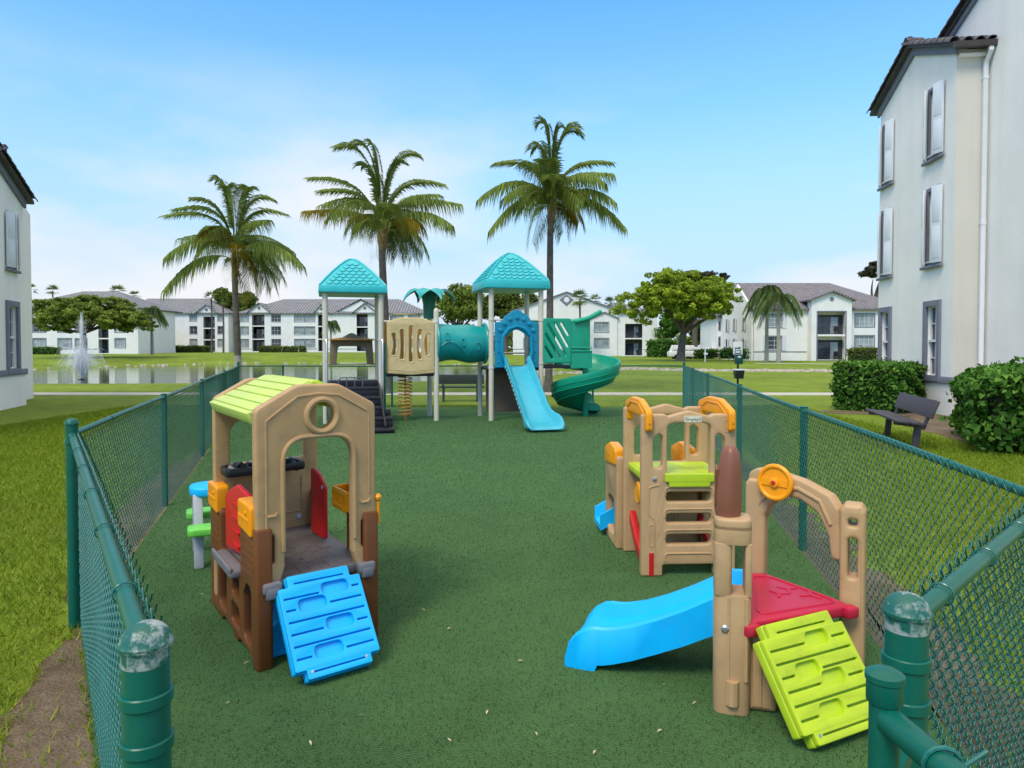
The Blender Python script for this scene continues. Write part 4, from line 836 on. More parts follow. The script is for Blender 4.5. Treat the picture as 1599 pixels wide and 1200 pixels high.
def tower_roof(cx, cy, w_, ze, zf, za):
    """curved pyramid with fascia and rows of scalloped shingles"""
    h = w_/2; mb = MB(); rt = thing_roof = None
    mb.loft([[V(cx+a*s,cy+b*s,z) for a,b in ((-1,-1),(1,-1),(1,1),(-1,1))] for s,z in ((h*0.97,ze),(h,ze+0.01),(h*0.985,zf-0.01),(h*0.95,zf))], cap=True)
    prof = [(h*0.955,zf-0.005),(h*0.80,zf+(za-zf)*0.215),(h*0.60,zf+(za-zf)*0.475),(h*0.40,zf+(za-zf)*0.71),(h*0.22,zf+(za-zf)*0.89),(h*0.10,zf+(za-zf)*0.975),(h*0.02,za)]
    secs = []
    for s, z in prof:
        q = []
        for a, b in ((-1,-1),(1,-1),(1,1),(-1,1)): q.append(V(cx+a*s,cy+b*s,z))
        secs.append(q)
    mb.loft(secs)
    ro = pbuild(mb, 'roof', TEAL, ang=25, bevel=0.012)
    # hip beads
    for a, b in ((-1,-1),(1,-1),(1,1),(-1,1)):
        e = MB(); e.tube([V(cx+a*s,cy+b*s,z+0.004) for s,z in prof], 0.024, 6); e.build('hip_bead', TEAL, ro)
    def rad(z):
        for (s0,z0),(s1,z1) in zip(prof, prof[1:]):
            if z0 <= z <= z1: return s0+(s1-s0)*(z-z0)/(z1-z0), math.atan2(s0-s1, z1-z0)
        return prof[-1][0], 0.5
    rows = 7
    for face in range(4):
        fa = math.pi/2*face
        for r in range(rows):
            z = zf + 0.075 + (za-zf-0.08)*r/rows*0.93; s, tilt = rad(z)
            n = max(1, int((2*s-0.12)/0.148 + (0.5 if r % 2 else 0))); step = 0.148
            for k in range(n):
                u = (k-(n-1)/2)*step
                p = V(u, -s-0.001, z); p = Matrix.Rotation(fa,3,'Z') @ p + V(cx,cy,0)
                if shingle_src[0] is None:
                    o = SHG.build('shingle', TEAL, ro, ang=60); shingle_src[0] = o
                else: o = share(shingle_src[0], 'shingle', ro)
                o.location = p; o.rotation_euler = Matrix.Rotation(fa,3,'Z').to_4x4().to_euler()
                o.rotation_euler = (Matrix.Rotation(fa,3,'Z') @ Matrix.Rotation(-tilt,3,'X')).to_euler(); o.scale = (0.142,0.16,0.16)
    return ro
tower_roof((LT[0]+LT[1])/2, (LT[2]+LT[3])/2, 1.50, 2.90, 3.07, 3.72)
tower_roof(0.60, 0.60, 1.56, 3.05, 3.26, 3.95)
# decks
for x0,x1,y0,y1,z in ((LT[0],LT[1],0.3,1.5,0.92),(LT[1],-1.23,0.3,1.45,1.10),(0,1.2,0,1.2,1.22)):
    mb = MB(); mb.bx(x0+0.03,x1-0.03,y0+0.03,y1-0.03,z-0.07,z); pbuild(mb, 'deck', RUBBER, bevel=0.01)
# stairs
ns = 5
mb = MB(); mb.bx(LT[0]+0.06, LT[1]+0.10, 0.30-0.42*ns+0.0, 0.30-0.42*(ns-1)-0.02, 0.0, 0.06)
st = pbuild(mb, 'stairs', RUBBER, bevel=0.006)
for i in range(ns):
    y1 = 0.30-0.42*i; y0 = y1-0.46; z = 0.92-0.92/ns*(i)-0.10; xr = LT[1]+(-0.09 if i < 3 else 0.10)
    mb = MB(); mb.bx(LT[0]+0.11, xr, y0, y1, z-0.05, z); mb.bx(LT[0]+0.11, xr, y1-0.02, y1-0.001, z+0.001, z+0.92/ns-0.052); mb.build('tread', RUBBER, st, bevel=0.006)
for x in (LT[0]+0.09, LT[1]-0.07):
    mb = MB(); mb.add([V(x-0.015,0.3,0.92),V(x-0.015,0.3,0.55),V(x-0.015,-1.45,0.02),V(x-0.015,-1.75,0.02),V(x-0.015,-1.75,0.16),V(x+0.015,0.3,0.92),V(x+0.015,0.3,0.55),V(x+0.015,-1.45,0.02),V(x+0.015,-1.75,0.02),V(x+0.015,-1.75,0.16)],
        [(0,1,2,3,4),(9,8,7,6,5),(0,5,6,1),(1,6,7,2),(2,7,8,3),(3,8,9,4),(4,9,5,0)]); mb.build('stringer', RUBBER, st)
# guard hoop on the stairs
mb = MB(); xa, xb, yy = LT[0]+0.28, LT[0]+0.80, 0.20
mb.tube([V(xa,yy,0.55),V(xa,yy,0.95),V(xa+0.04,yy,1.02),V(xb-0.04,yy,1.02),V(xb,yy,0.95),V(xb,yy,0.2)], 0.016, 8)
for k in (1,2): mb.tube([V(xa+(xb-xa)*k/3,yy,0.3),V(xa+(xb-xa)*k/3,yy,1.02)], 0.012, 8)
pbuild(mb, 'stair_guard', mat('grey steel tube', (0.16,0.17,0.2), 0.4, 0.1, 8, metal=0.5))
for x in LT[:2]:
    mb = MB(); yy = 0.20
    mb.tube([V(x+0.02,yy,1.86),V(x+0.03,yy-0.05,1.80),V(x+0.03,yy-0.06,0.30),V(x+0.03,yy-0.03,0.10)], 0.02, 8); pbuild(mb, 'grab_pole', STEEL)
mb = MB(); mb.tube([V(LT[1]+0.07,0.18,1.8),V(LT[1]+0.07,0.18,0.05)], 0.025, 10); pbuild(mb, 'fire_pole', FGREEN)
for z in (1.30,):
    mb = MB(); mb.tube([V(LT[0],1.5,z),V(LT[1],1.5,z)], 0.022, 8); mb.tube([V(LT[0],0.3,1.32),V(LT[0],1.5,1.32)], 0.022, 8); pbuild(mb, 'safety_bar', POST)
# play counter at the back of the stair tower
mb = MB(); xa, xb = LT[0]+0.09, LT[1]-0.09
mb.panel(rpoly([(xa,1.28),(xa+0.16,1.28),(xa+0.20,1.72,0.08),(xb-0.20,1.72,0.08),(xb-0.16,1.28),(xb,1.28),(xb-0.03,1.90),(xb-0.30,1.93,0.05),((xa+xb)/2,2.06,0.15),(xa+0.30,1.93,0.05),(xa+0.03,1.90)],0.03,5), [], 0.05, 0.012, O=(0,1.44,0)); ctr = pbuild(mb, 'counter_panel', plast('taupe plastic', (0.20,0.145,0.085), 0.5))
mb = MB(); mb.bx(xa,xb,1.22,1.42,1.86,1.90); mb.build('counter_shelf', ORANGE, ctr, bevel=0.012)
# beige slotted panel
mb = MB(); xa, xb = LT[1]+0.13, -1.23-0.05; xm = (xa+xb)/2; wd = xb-xa
out = rpoly([(xa,1.10,0.03),(xm,1.06,0.2),(xb,1.10,0.03),(xb,2.27,0.06),(xm+0.25,2.37,0.12),(xm-0.25,2.37,0.12),(xa,2.27,0.06)],0.04,6)
def slot(cx, z0, z1, bow, w_=0.078):
    L_ = []; Rr = []; n = 10
    for i in range(n+1):
        t = i/n; z = z0+(z1-z0)*t; b = bow*math.sin(math.pi*t); L_.append((cx-w_/2+b,z)); Rr.append((cx+w_/2+b,z))
    top = [(cx+w_/2*math.cos(a), z1+w_/2*math.sin(a)) for a in (0.5,1.0,1.57,2.1,2.6)]; bot = [(cx+w_/2*math.cos(a), z0+w_/2*math.sin(a)) for a in (3.6,4.2,4.71,5.2,5.8)]
    return Rr + top + L_[::-1] + bot
slots = [slot(xm-wd*0.36,1.55,1.98,0.03), slot(xm-wd*0.19,1.46,2.06,0.015), slot(xm,1.40,2.14,0.0), slot(xm+wd*0.19,1.46,2.06,-0.015), slot(xm+wd*0.36,1.55,1.98,-0.03)]
mb.panel(out, slots, 0.07, 0.02, O=(0,0.27,0), res=2)
for s in slots:
    mb.tube([V((p[0]-sum(a[0] for a in s)/len(s))*1.55+sum(a[0] for a in s)/len(s), 0.236, (p[1]-sum(a[1] for a in s)/len(s))*1.07+sum(a[1] for a in s)/len(s)) for p in s+[s[0]]], 0.010, 5)
mb.tube([V(xa+0.02,0.234,1.20),V(xm,0.234,1.15),V(xb-0.02,0.234,1.20)], 0.007, 5)
bpn = pbuild(mb, 'slotted_panel', BEIGE)
mb = MB(); mb.panel(out, slots, 0.05, 0.015, O=(0,1.42,0)); pbuild(mb, 'slotted_panel', ORANGE)
mb = MB(); mb.tube([V(xm-0.35,1.42,2.30),V(xm-0.35,1.42,2.46),V(xm-0.30,1.42,2.50),V(xm+0.25,1.42,2.50),V(xm+0.30,1.42,2.46),V(xm+0.30,1.42,2.30)], 0.018, 8); pbuild(mb, 'hoop_bar', BEIGE)
mb = MB(); mb.tube([V(LT[1],0.3,2.28),V(-1.23,0.3,2.28)], 0.022, 8); pbuild(mb, 'panel_bar', POST)
# spring coil climber
mb = MB(); cx_, cy_ = xm-0.10, 0.55
mb.tube([V(cx_,cy_,0.0),V(cx_,cy_,1.12)], 0.022, 8)
n = 12*16; mb.tube([V(cx_+0.155*math.cos(i*2*math.pi/16), cy_+0.155*math.sin(i*2*math.pi/16), 0.10+0.95*i/n) for i in range(n+1)], 0.013, 6); pbuild(mb, 'coil_climber', ORANGE)
# palm topper
px_, py_ = -1.23, 1.40
mb = MB(); mb.lathe([(0.14,2.40),(0.15,2.55),(0.155,2.75),(0.19,2.92),(0.27,3.02),(0.30,3.05),(0.2,3.07),(0.02,3.08)], 18, c=(px_,py_,0)); pt_ = pbuild(mb, 'palm_topper', PALMP)
for k in range(8):
    a = k*math.pi/4+0.3; L_ = 0.52; secs = []
    for i in range(9):
        t = i/8; r = 0.16+L_*t; z = 3.03+0.13*math.sin(t*2.0)-0.30*t*t*t; w_ = (0.04+0.34*math.sin(math.pi*min(1,t*0.92+0.08))**0.8)*0.55; w_ = max(w_*(1-t**5),0.012)
        u = V(math.cos(a),math.sin(a),0); q2 = V(-u.y,u.x,0); c = V(px_,py_,z)+u*r
        secs.append([c-q2*w_+V(0,0,-0.03), c+V(0,0,0.022), c+q2*w_+V(0,0,-0.03), c+V(0,0,-0.02)])
    mb = MB(); mb.loft(secs); mb.build('leaf_blade', plast('turquoise leaf', (0.02,0.36,0.36)) if k in (4,5,6) else PALMP, pt_)
# tunnel with bulge, eyelets and a raised wave
secs = []
for i in range(25):
    t = i/24; x = -1.20+1.20*t; r = 0.435+0.02*math.cos(t*math.pi*3)+(0.02 if t < 0.03 or t > 0.97 else 0); cz = 1.79+0.02*math.sin(t*6)
    secs.append([V(x, 0.62+r*math.cos(2*math.pi*j/36), cz+r*math.sin(2*math.pi*j/36)) for j in range(36)])
mb = MB(); mb.loft(secs, cap=False)
for k, (x, a) in enumerate(((-0.98,0.35),(-0.62,0.05),(-0.27,-0.15))):
    M_ = Matrix.Translation((x, 0.62-0.445*math.cos(a), 1.79+0.445*math.sin(a))) @ Matrix.Rotation(-a,4,'X')
    s = stad(0,0,0.075,0.16,5); mb.tube([V(p[0],0,p[1]) for p in s+[s[0]]], 0.014, 6, M=M_)
mb.tube([V(x, 0.62-math.sqrt(max(0.0,0.452**2-dz**2)), 1.79+dz) for x, dz in ((-1.15,-0.10),(-1.05,0.0),(-0.93,0.04),(-0.80,0.0),(-0.65,-0.13),(-0.55,-0.24),(-0.45,-0.3))], 0.012, 6)
pbuild(mb, 'tunnel', TUN)
for x in (-0.03,-1.18): mb = MB(); mb.torus(0.46,0.035,36,8,c=(x,0.62,1.79),ax='X'); pbuild(mb, 'tunnel_flange', TUN)
# blue arch panel on the slide tower
mb = MB(); xa, xb = 0.08, 1.12
out = rpoly([(xa,1.22,0.01),(0.30,1.22,0.01),(0.30,1.30),(0.26,1.55,0.05),(0.27,1.92,0.25),(0.60,2.14,0.20),(0.93,1.92,0.25),(0.94,1.55,0.05),(0.90,1.30),(0.90,1.22,0.01),(xb,1.22,0.01),(xb,2.27,0.03),(0.96,2.29,0.05),(0.90,2.40,0.10),(0.66,2.56,0.14),(0.54,2.56,0.14),(0.30,2.40,0.10),(0.24,2.29,0.05),(xa,2.27,0.03)],0.04,6)
mb.panel(out, [], 0.07, 0.016, O=(0,-0.02,0), res=2)
lp2 = [(0.30,1.35),(0.24,1.58),(0.26,1.95),(0.40,2.12),(0.60,2.19),(0.80,2.12),(0.94,1.95),(0.96,1.58),(0.90,1.35)]
mb.tube([V(a,-0.07,b) for a,b in rpoly([(*p,0.1) for p in lp2],0.1,4)], 0.045, 8)
for a in range(7):
    t = math.pi*(0.12+0.76*a/6); mb.lathe([(0.055,0),(0.05,0.03),(0.02,0.045)],10,M=Matrix.Translation((0.60-0.42*math.cos(t),-0.05,1.92+0.46*math.sin(t)))@Matrix.Rotation(R(90),4,'X'))
for x in (0.15,1.05):
    for z in (1.35,1.6,1.85,2.1): mb.lathe([(0.028,0),(0.022,0.016),(0.006,0.02)],10,M=Matrix.Translation((x,-0.053,z))@Matrix.Rotation(R(90),4,'X'))
ap = pbuild(mb, 'arch_panel', PANB)
mb = MB(); mb.tube([V(0.0,0.0,2.33),V(1.2,0.0,2.33)],0.02,8); mb.tube([V(0,1.2,1.55),V(1.2,1.2,1.55)],0.02,8); pbuild(mb, 'safety_bar', POST)
mb = MB(); 
for x in (0.42,0.56): mb.tube([V(x,1.2,1.1),V(x,1.2,2.3)],0.012,6)
pbuild(mb, 'climbing_rope', ORANGE)
mb = MB(); mb.panel(rect(0.10,1.15,0.10,1.15,0.02), [], 0.03, 0.01, O=(0.0,1.0,0), U=(1,0,0)); pbuild(mb, 'store_panel', plast('dark tan plastic', (0.16,0.105,0.075), 0.5, 0.2), )
# wave slide
path = []
for t, z in ((0,1.25),(0.06,1.24),(0.12,1.17),(0.25,0.98),(0.4,0.76),(0.55,0.53),(0.68,0.34),(0.78,0.22),(0.86,0.155),(0.93,0.13),(1.0,0.13)):
    path.append((t, z))
secs = []; Y0, Y1 = -0.02, -2.30
for t, z in path:
    y = Y0+(Y1-Y0)*t; x = 0.60-0.05*t; wd = 0.275+0.085*sstep(0.72,0.98,t); rim = 0.23 if t < 0.1 else 0.20-0.05*t; rim += 0.03*sstep(0.75,0.95,t)
    if t > 0.97: rim *= 0.75
    sec = [(-wd-0.02,-0.05),(-wd-0.045,rim-0.02),(-wd-0.02,rim+0.015),(-wd+0.015,rim-0.01),(-wd+0.045,0.05),(-wd+0.13,0.0),(wd-0.13,0.0),(wd-0.045,0.05),(wd-0.015,rim-0.01),(wd+0.02,rim+0.015),(wd+0.045,rim-0.02),(wd+0.02,-0.05)]
    secs.append([V(x+u, y, max(z+h, 0.015)) for u, h in sec])
yE = Y1-0.14
secs.append([V(0.55+u*0.97, yE, max(0.10+h*0.45,0.02)) for u, h in sec]); secs.append([V(0.55+u*0.86, yE-0.07, max(0.06+h*0.15,0.02)) for u, h in sec])
mb = MB(); mb.loft(secs); slo = pbuild(mb, 'slide', SLIDEB, ang=50)
mb = MB()
for i in range(12):
    t = 0.10+0.62*i/11; z = np.interp(t, [p[0] for p in path], [p[1] for p in path]); y = Y0+(Y1-Y0)*t
    mb.lathe([(0.024,0),(0.018,0.012)],8,M=Matrix.Translation((0.60-0.05*t-0.275-0.042,y,z+0.05))@Matrix.Rotation(R(-90),4,'Y'))
mb.build('side_studs', plast('pale blue plastic', (0.45,0.66,0.72)), slo)['kind'] = 'stuff'
# green slotted side panel and spiral slide
mb = MB(); ho = []
out = rpoly([(1.25,1.32,0.03),(1.94,1.32,0.03),(1.94,2.38,0.05),(1.25,2.38,0.05)],0.04,4)
for x0, z0, x1, z1 in ((1.36,2.24,1.80,1.50),(1.52,2.28,1.86,1.70),(1.30,2.02,1.66,1.44),(1.68,2.28,1.87,1.97),(1.29,1.72,1.48,1.43)):
    d = V(x1-x0,z1-z0); l_ = d.length; d.normalize(); nn = V(-d.y,d.x)*0.028; a = V(x0,z0); b = V(x1,z1)
    ho.append(rpoly([tuple(a+nn),tuple(a-nn),tuple(b-nn),tuple(b+nn)],0.027,5))
mb.panel(out, ho, 0.06, 0.016, O=(0,-0.02,0), res=2); pbuild(mb, 'slotted_panel', SPIR)
mb = MB(); mb.panel(out, [], 0.05, 0.014, O=(0,1.15,0)); pbuild(mb, 'back_panel', SPIR)
mb = MB(); mb.bx(1.2,1.95,0.0,1.12,1.20,1.27); pbuild(mb, 'deck', RUBBER, bevel=0.01)
cx_, cy_ = 2.50, 0.47
mb = MB(); mb.lathe([(0.075,-0.05),(0.075,2.30),(0.05,2.33)], 18, c=(cx_,cy_,0)); pole = pbuild(mb, 'spiral_pole', SPIR)
# hood at the entrance
mb = MB(); secs = []
for x, zt_, yy in ((1.93,2.36,0.0),(2.10,2.38,0.0),(2.30,2.42,0.02),(2.45,2.45,0.06)):
    secs.append([V(x,-0.02+yy,1.22),V(x,-0.04+yy,2.0),V(x,-0.02+yy,zt_-0.05),V(x,0.06+yy,zt_),V(x,0.08+yy,zt_-0.06),V(x,0.02+yy,1.98),V(x,0.03+yy,1.22)])
mb.loft(secs)
mb.tube([V(2.02,-0.06,2.30),V(2.20,-0.06,2.34),V(2.40,-0.05,2.40),V(2.62,0.0,2.50),V(2.72,0.02,2.56)], [0.045,0.05,0.055,0.06,0.05], 10)
mb.loft([[V(x,y,z) for y,z in ((-0.03,1.20),(0.03,1.20),(0.03,1.62),(-0.03,1.62))] for x in (1.95,2.48)])
for z in (1.60,1.68): mb.tube([V(1.95,-0.035,z),V(2.46,-0.035,z)],0.018,6)
pbuild(mb, 'entrance_hood', SPIR)
turn = [0,60,120,180,240,300,360,420,460]; zb = [1.27,1.24,1.17,1.05,0.88,0.68,0.46,0.26,0.16]
sec = [(0.06,0.16),(0.09,0.03),(0.25,-0.02),(0.50,-0.02),(0.66,0.04),(0.77,0.20),(0.81,0.36),(0.86,0.37),(0.87,0.30),(0.83,0.12),(0.72,-0.05),(0.52,-0.10),(0.22,-0.10),(0.05,-0.02)]
secs = []; N_ = 60
for i in range(N_+1):
    a = 460*i/N_; z = np.interp(a, turn, zb); an = R(180-a); u = V(math.cos(an),math.sin(an),0); hi = 1+0.35*math.exp(-a/40)
    secs.append([V(cx_,cy_,0)+u*r+V(0,0,max(z+h*(hi if h > 0.1 else 1),0.03)) for r, h in sec])
an = R(180-460); tg = V(math.sin(an),-math.cos(an),0)
for s in (0.15,0.30,0.40):
    u = V(math.cos(an),math.sin(an),0); dn = 0.03*s
    secs.append([V(cx_,cy_,0)+u*r+tg*s+V(0,0,max(0.15-dn+h*(1 if s < 0.35 else 0.5),0.03)) for r, h in sec])
mb = MB(); mb.loft(secs); pbuild(mb, 'spiral_slide', SPIR, ang=50)
ribs = MB()
for rr, hh in ((0.835,0.10),(0.70,-0.07),(0.85,0.22)):
    ribs.tube([V(cx_,cy_,0)+V(math.cos(R(180-460*i/N_)),math.sin(R(180-460*i/N_)),0)*rr+V(0,0,max(np.interp(460*i/N_,turn,zb)+hh,0.04)) for i in range(int(N_*0.15),N_+1)], 0.014, 5)
pbuild(ribs, 'spiral_ribs', SPIR)
mb = MB(); u = V(math.cos(an),math.sin(an),0); c = V(cx_,cy_,0)+u*0.45+tg*0.25; mb.loft([[c+V(a*s,b*s,z) for a,b in ((-1,-1),(1,-1),(1,1),(-1,1))] for s,z in ((0.13,0.0),(0.11,0.12))]); pbuild(mb, 'slide_foot', SPIR, bevel=0.01)

# ---------------------------------------------------------------- benches, pet station
def bench(label, x, y, rz, ln, back=True):
    b = thing('bench', label, 'bench', (x,y,0), rz)       # sits along local x, faces -y
    for i, (yy, w_) in enumerate(((-0.36,0.20),(-0.14,0.20))):
        m = MB(); m.box((0,yy,0.445),(ln,w_,0.04)); m.build('seat_plank', BENCH, b, bevel=0.008)
    m = MB(); t = R(14); M_ = Matrix.Translation((0,0.08,0.70)) @ Matrix.Rotation(-t,4,'X'); m.box((0,0,0),(ln,0.045,0.30),M=M_); m.build('backrest', BENCH, b, bevel=0.008)
    for s in (-1,1):
        m = MB(); xx = s*(ln/2-0.22)
        m.box((xx,-0.08,0.21),(0.07,0.10,0.46)); m.box((xx,-0.20,0.40),(0.06,0.48,0.05)); m.box((0,0,0),(0.06,0.05,0.52),M=Matrix.Translation((xx,0.06,0.60))@Matrix.Rotation(-t,4,'X')); m.build('leg', BENCH, b, bevel=0.006)
    return b
_b = bench('dark plank bench on the lawn beside the clipped hedge and three storey building', 6.95, 12.2, R(-106), 2.3); _b.rotation_euler = (R(-6),0,R(-106))
bench('dark plank bench facing the lake beyond the play structure fence', -1.62, 21.6, R(180), 1.5)
ws = thing('pet_waste_station', 'pet waste station with white sign, green bag box and dark bin on post', 'waste station', (7.52, 23.0, 0))
m = MB(); m.box((0,0.02,0.85),(0.055,0.055,1.75)); m.build('post', RUBBER, ws)
m = MB(); m.panel(rect(-0.155,0.155,0,0.42,0.02), [], 0.012, 0.003, O=(-0.02,-0.03,1.46)); sg = m.build('sign', ALU, ws)
m = MB(); m.panel(rect(-0.115,0.115,0,0.115,0.01), [], 0.006, 0.002, O=(-0.02,-0.040,1.48)); m.build('sign_band', mat('navy print', (0.03,0.07,0.13),0.5), sg)
m = MB(); m.panel(rect(-0.085,0.085,0.0,0.06,0.005), [], 0.006, 0.002, O=(-0.02,-0.0445,1.508)); m.build('sign_text_block', mat('pale print', (0.55,0.66,0.72),0.5), sg)
m = MB(); m.panel(rpoly([(-0.10,0.0),(-0.08,0.0),(-0.075,0.035),(0.04,0.035),(0.045,0.0),(0.065,0.0),(0.07,0.06),(0.095,0.075),(0.09,0.10),(0.06,0.105),(0.045,0.085),(-0.08,0.08),(-0.105,0.10)],0.004,2), [], 0.005, 0.001, O=(-0.02,-0.040,1.61)); m.build('dog_emblem', mat('navy print emblem', (0.05,0.10,0.16),0.5), sg)
m = MB(); m.box((0.0,-0.06,1.30),(0.25,0.13,0.32)); bx_ = m.build('bag_box', plast('dark green box', (0.006,0.06,0.055)), ws, bevel=0.015)
m = MB(); m.box((0.0,-0.128,1.38),(0.10,0.006,0.05)); m.build('label_plate', ALU, bx_)
m = MB(); m.loft([[V(a*s,b*s*0.8-0.08,z) for a,b in ((-1,-1),(1,-1),(1,1),(-1,1))] for s,z in ((0.13,0.66),(0.155,0.93))]); bn = m.build('bin', BLACKP, ws, bevel=0.01)
m = MB(); m.box((0.01,-0.08,0.955),(0.36,0.29,0.045)); m.build('bin_lid', ALU, bn, bevel=0.01)

# ---------------------------------------------------------------- leaves and trees
def leaf_cloud(name, C, rad, n_per, size, m, parent, flat=1.0, seed=0, up=0.35, tone_by=None, asp=0.55):
    """many small leaf faces around clump centres; C (k,3), rad (k,)"""
    r = np.random.default_rng(seed); k = len(C); n = k*n_per
    d = r.normal(size=(n,3)); d /= np.linalg.norm(d, axis=1)[:,None]; rr = r.uniform(0.25,1,n)**0.6
    ci = np.repeat(np.arange(k), n_per); P = C[ci] + d*(rr*rad[ci])[:,None]*np.array([1,1,flat])
    nn = d*0.7 + r.normal(size=(n,3))*0.6 + np.array([0,0,up]); nn /= np.linalg.norm(nn, axis=1)[:,None]
    a = np.cross(nn, r.normal(size=(n,3))); a /= np.linalg.norm(a, axis=1)[:,None]; b = np.cross(nn, a)
    s = size*r.uniform(0.6,1.4,n)[:,None]
    v = np.stack([P-a*s, P-b*s*asp+nn*s*0.15, P+a*s, P+b*s*asp+nn*s*0.15], 1)
    ct = r.normal(0.5,0.16,k)[ci]; tn = np.clip(ct + r.normal(0,0.15,n), 0, 1)
    return raw(name, v.reshape(-1,3), np.arange(n*4).reshape(-1,4), m, parent, attr=tn)
def limbs(mb, base, tips, r0, fork, seed=0, r1=0.04):
    r = random.Random(seed)
    for tp in tips:
        mid = fork.lerp(tp, 0.5) + V(r.uniform(-.4,.4), r.uniform(-.4,.4), r.uniform(-0.2,0.5)); pts = bez(fork, mid, tp, 6)
        mb.tube(pts, [r0*(1-i/6)+r1*(i/6) for i in range(7)], 7)
def tree(label, px, py_base, d, crown, m, seed, trunk_r, fork_h, group=None, size=0.28, n_clump=150, n_per=70, name='tree', base_z=None, bark=BARK, clump=1.3, flat=0.7, lean=0.0):
    """crown: (cx px, cy px, half width px, half height px, depth ratio)"""
    z0 = Z_(py_base, d) if base_z is None else base_z; x0 = X_(px, d)
    t = thing(name, label, 'tree', (x0, d, z0), 0, group); r = np.random.default_rng(seed)
    cx, cy, hw, hh = crown[:4]; C0 = V(X_(cx,d)-x0, 0, Z_(cy,d)-z0); a = hw/FPX*d; h = hh/FPX*d; dp = a*(crown[4] if len(crown) > 4 else 0.8)
    C = []; nl_ = max(7, int(n_clump/14)); lobes = []
    while len(lobes) < nl_:
        q = r.normal(size=3); q /= np.linalg.norm(q)
        if q[2] < -0.45: continue
        lobes.append((q*r.uniform(0.45,0.80), r.uniform(0.22,0.46)))
    while len(C) < n_clump:
        lc_, lr_ = lobes[r.integers(nl_)]; q = r.normal(size=3); q /= np.linalg.norm(q); q = lc_ + q*lr_*r.uniform(0.6,1.0)
        if q[2] < -0.62: continue
        C.append([C0.x+q[0]*a*0.95, C0.y+q[1]*dp*0.95, C0.z+q[2]*h*0.95])
    C = np.array(C); rad = r.uniform(0.45,1.0,len(C))*clump*0.8
    leaf_cloud('crown', C, rad, n_per, size, m, t, flat, seed)
    mb = MB(); fk = V(lean,0,fork_h)
    mb.tube([V(0,0,-0.3),V(0,0,0.15),V(lean*0.4,0,fork_h*0.5),fk], [trunk_r*1.5,trunk_r*1.1,trunk_r*0.9,trunk_r*0.85], 9)
    idx = r.choice(len(C), 10, replace=False)
    limbs(mb, None, [V(*C[i])*0.9+fk*0.1 for i in idx], trunk_r*0.55, fk, seed, trunk_r*0.10)
    mb.build('trunk', bark, t); return t
tree('wide umbrella shaped olive tree spreading over the far lake bank by the fountain', 131, 553, 100, (138,499,102,37,0.9), LEAF_O, 3, 0.42, 3.0, n_clump=700, n_per=55, size=0.22, clump=1.05, flat=0.42)
tree('dense olive green tree across the lake behind the plastic palm topper', 712, 553, 128, (722,482,46,38), LEAF_O, 5, 0.5, 3.5, n_clump=320, n_per=50, size=0.28, clump=1.6, group=None)
tree('olive green tree across the lake seen between the slide tower posts', 790, 553, 130, (785,482,52,32), LEAF_M, 6, 0.5, 3.5, n_clump=320, n_per=50, size=0.28, clump=1.6)
tree('big yellow green tree with forked trunk beyond the lawn near parked cars', 1063, 562, 84, (1058,470,96,58,0.9), LEAF_Y, 8, 0.50, 3.2, n_clump=640, n_per=60, size=0.20, clump=0.95, flat=0.65, lean=0.3)
tree('tall dark flat topped tree standing behind the big yellow green tree', 1085, 558, 112, (1080,440,74,32,0.7), LEAF_B, 11, 0.5, 6.0, n_clump=100, n_per=55, size=0.30, clump=1.5, flat=0.35)
tree('dark green leafy tree behind the lawn beside the two storey building', 1100, 558, 125, (1076,512,66,44,0.7), LEAF_D, 21, 0.4, 3.0, n_clump=260, n_per=60, size=0.34, clump=1.7)
tree('dark bushy tree in the gap between the two white lakeside blocks', 372, 550, 158, (368,488,36,40,0.8), LEAF_M, 13, 0.5, 5.0, n_clump=130, n_per=60, size=0.42, clump=1.9)
tree('dark layered conifer like tree showing above the far tiled roof by the white wall', 1362, 556, 120, (1372,428,42,26,0.8), LEAF_B, 17, 0.5, 9.0, n_clump=90, n_per=55, size=0.32, clump=1.4, flat=0.3)
tree('slim olive tree crown rising behind the slide tower roof posts', 845, 553, 140, (832,478,26,24), LEAF_M, 31, 0.4, 4.5, n_clump=70, n_per=55, size=0.36, clump=1.5)

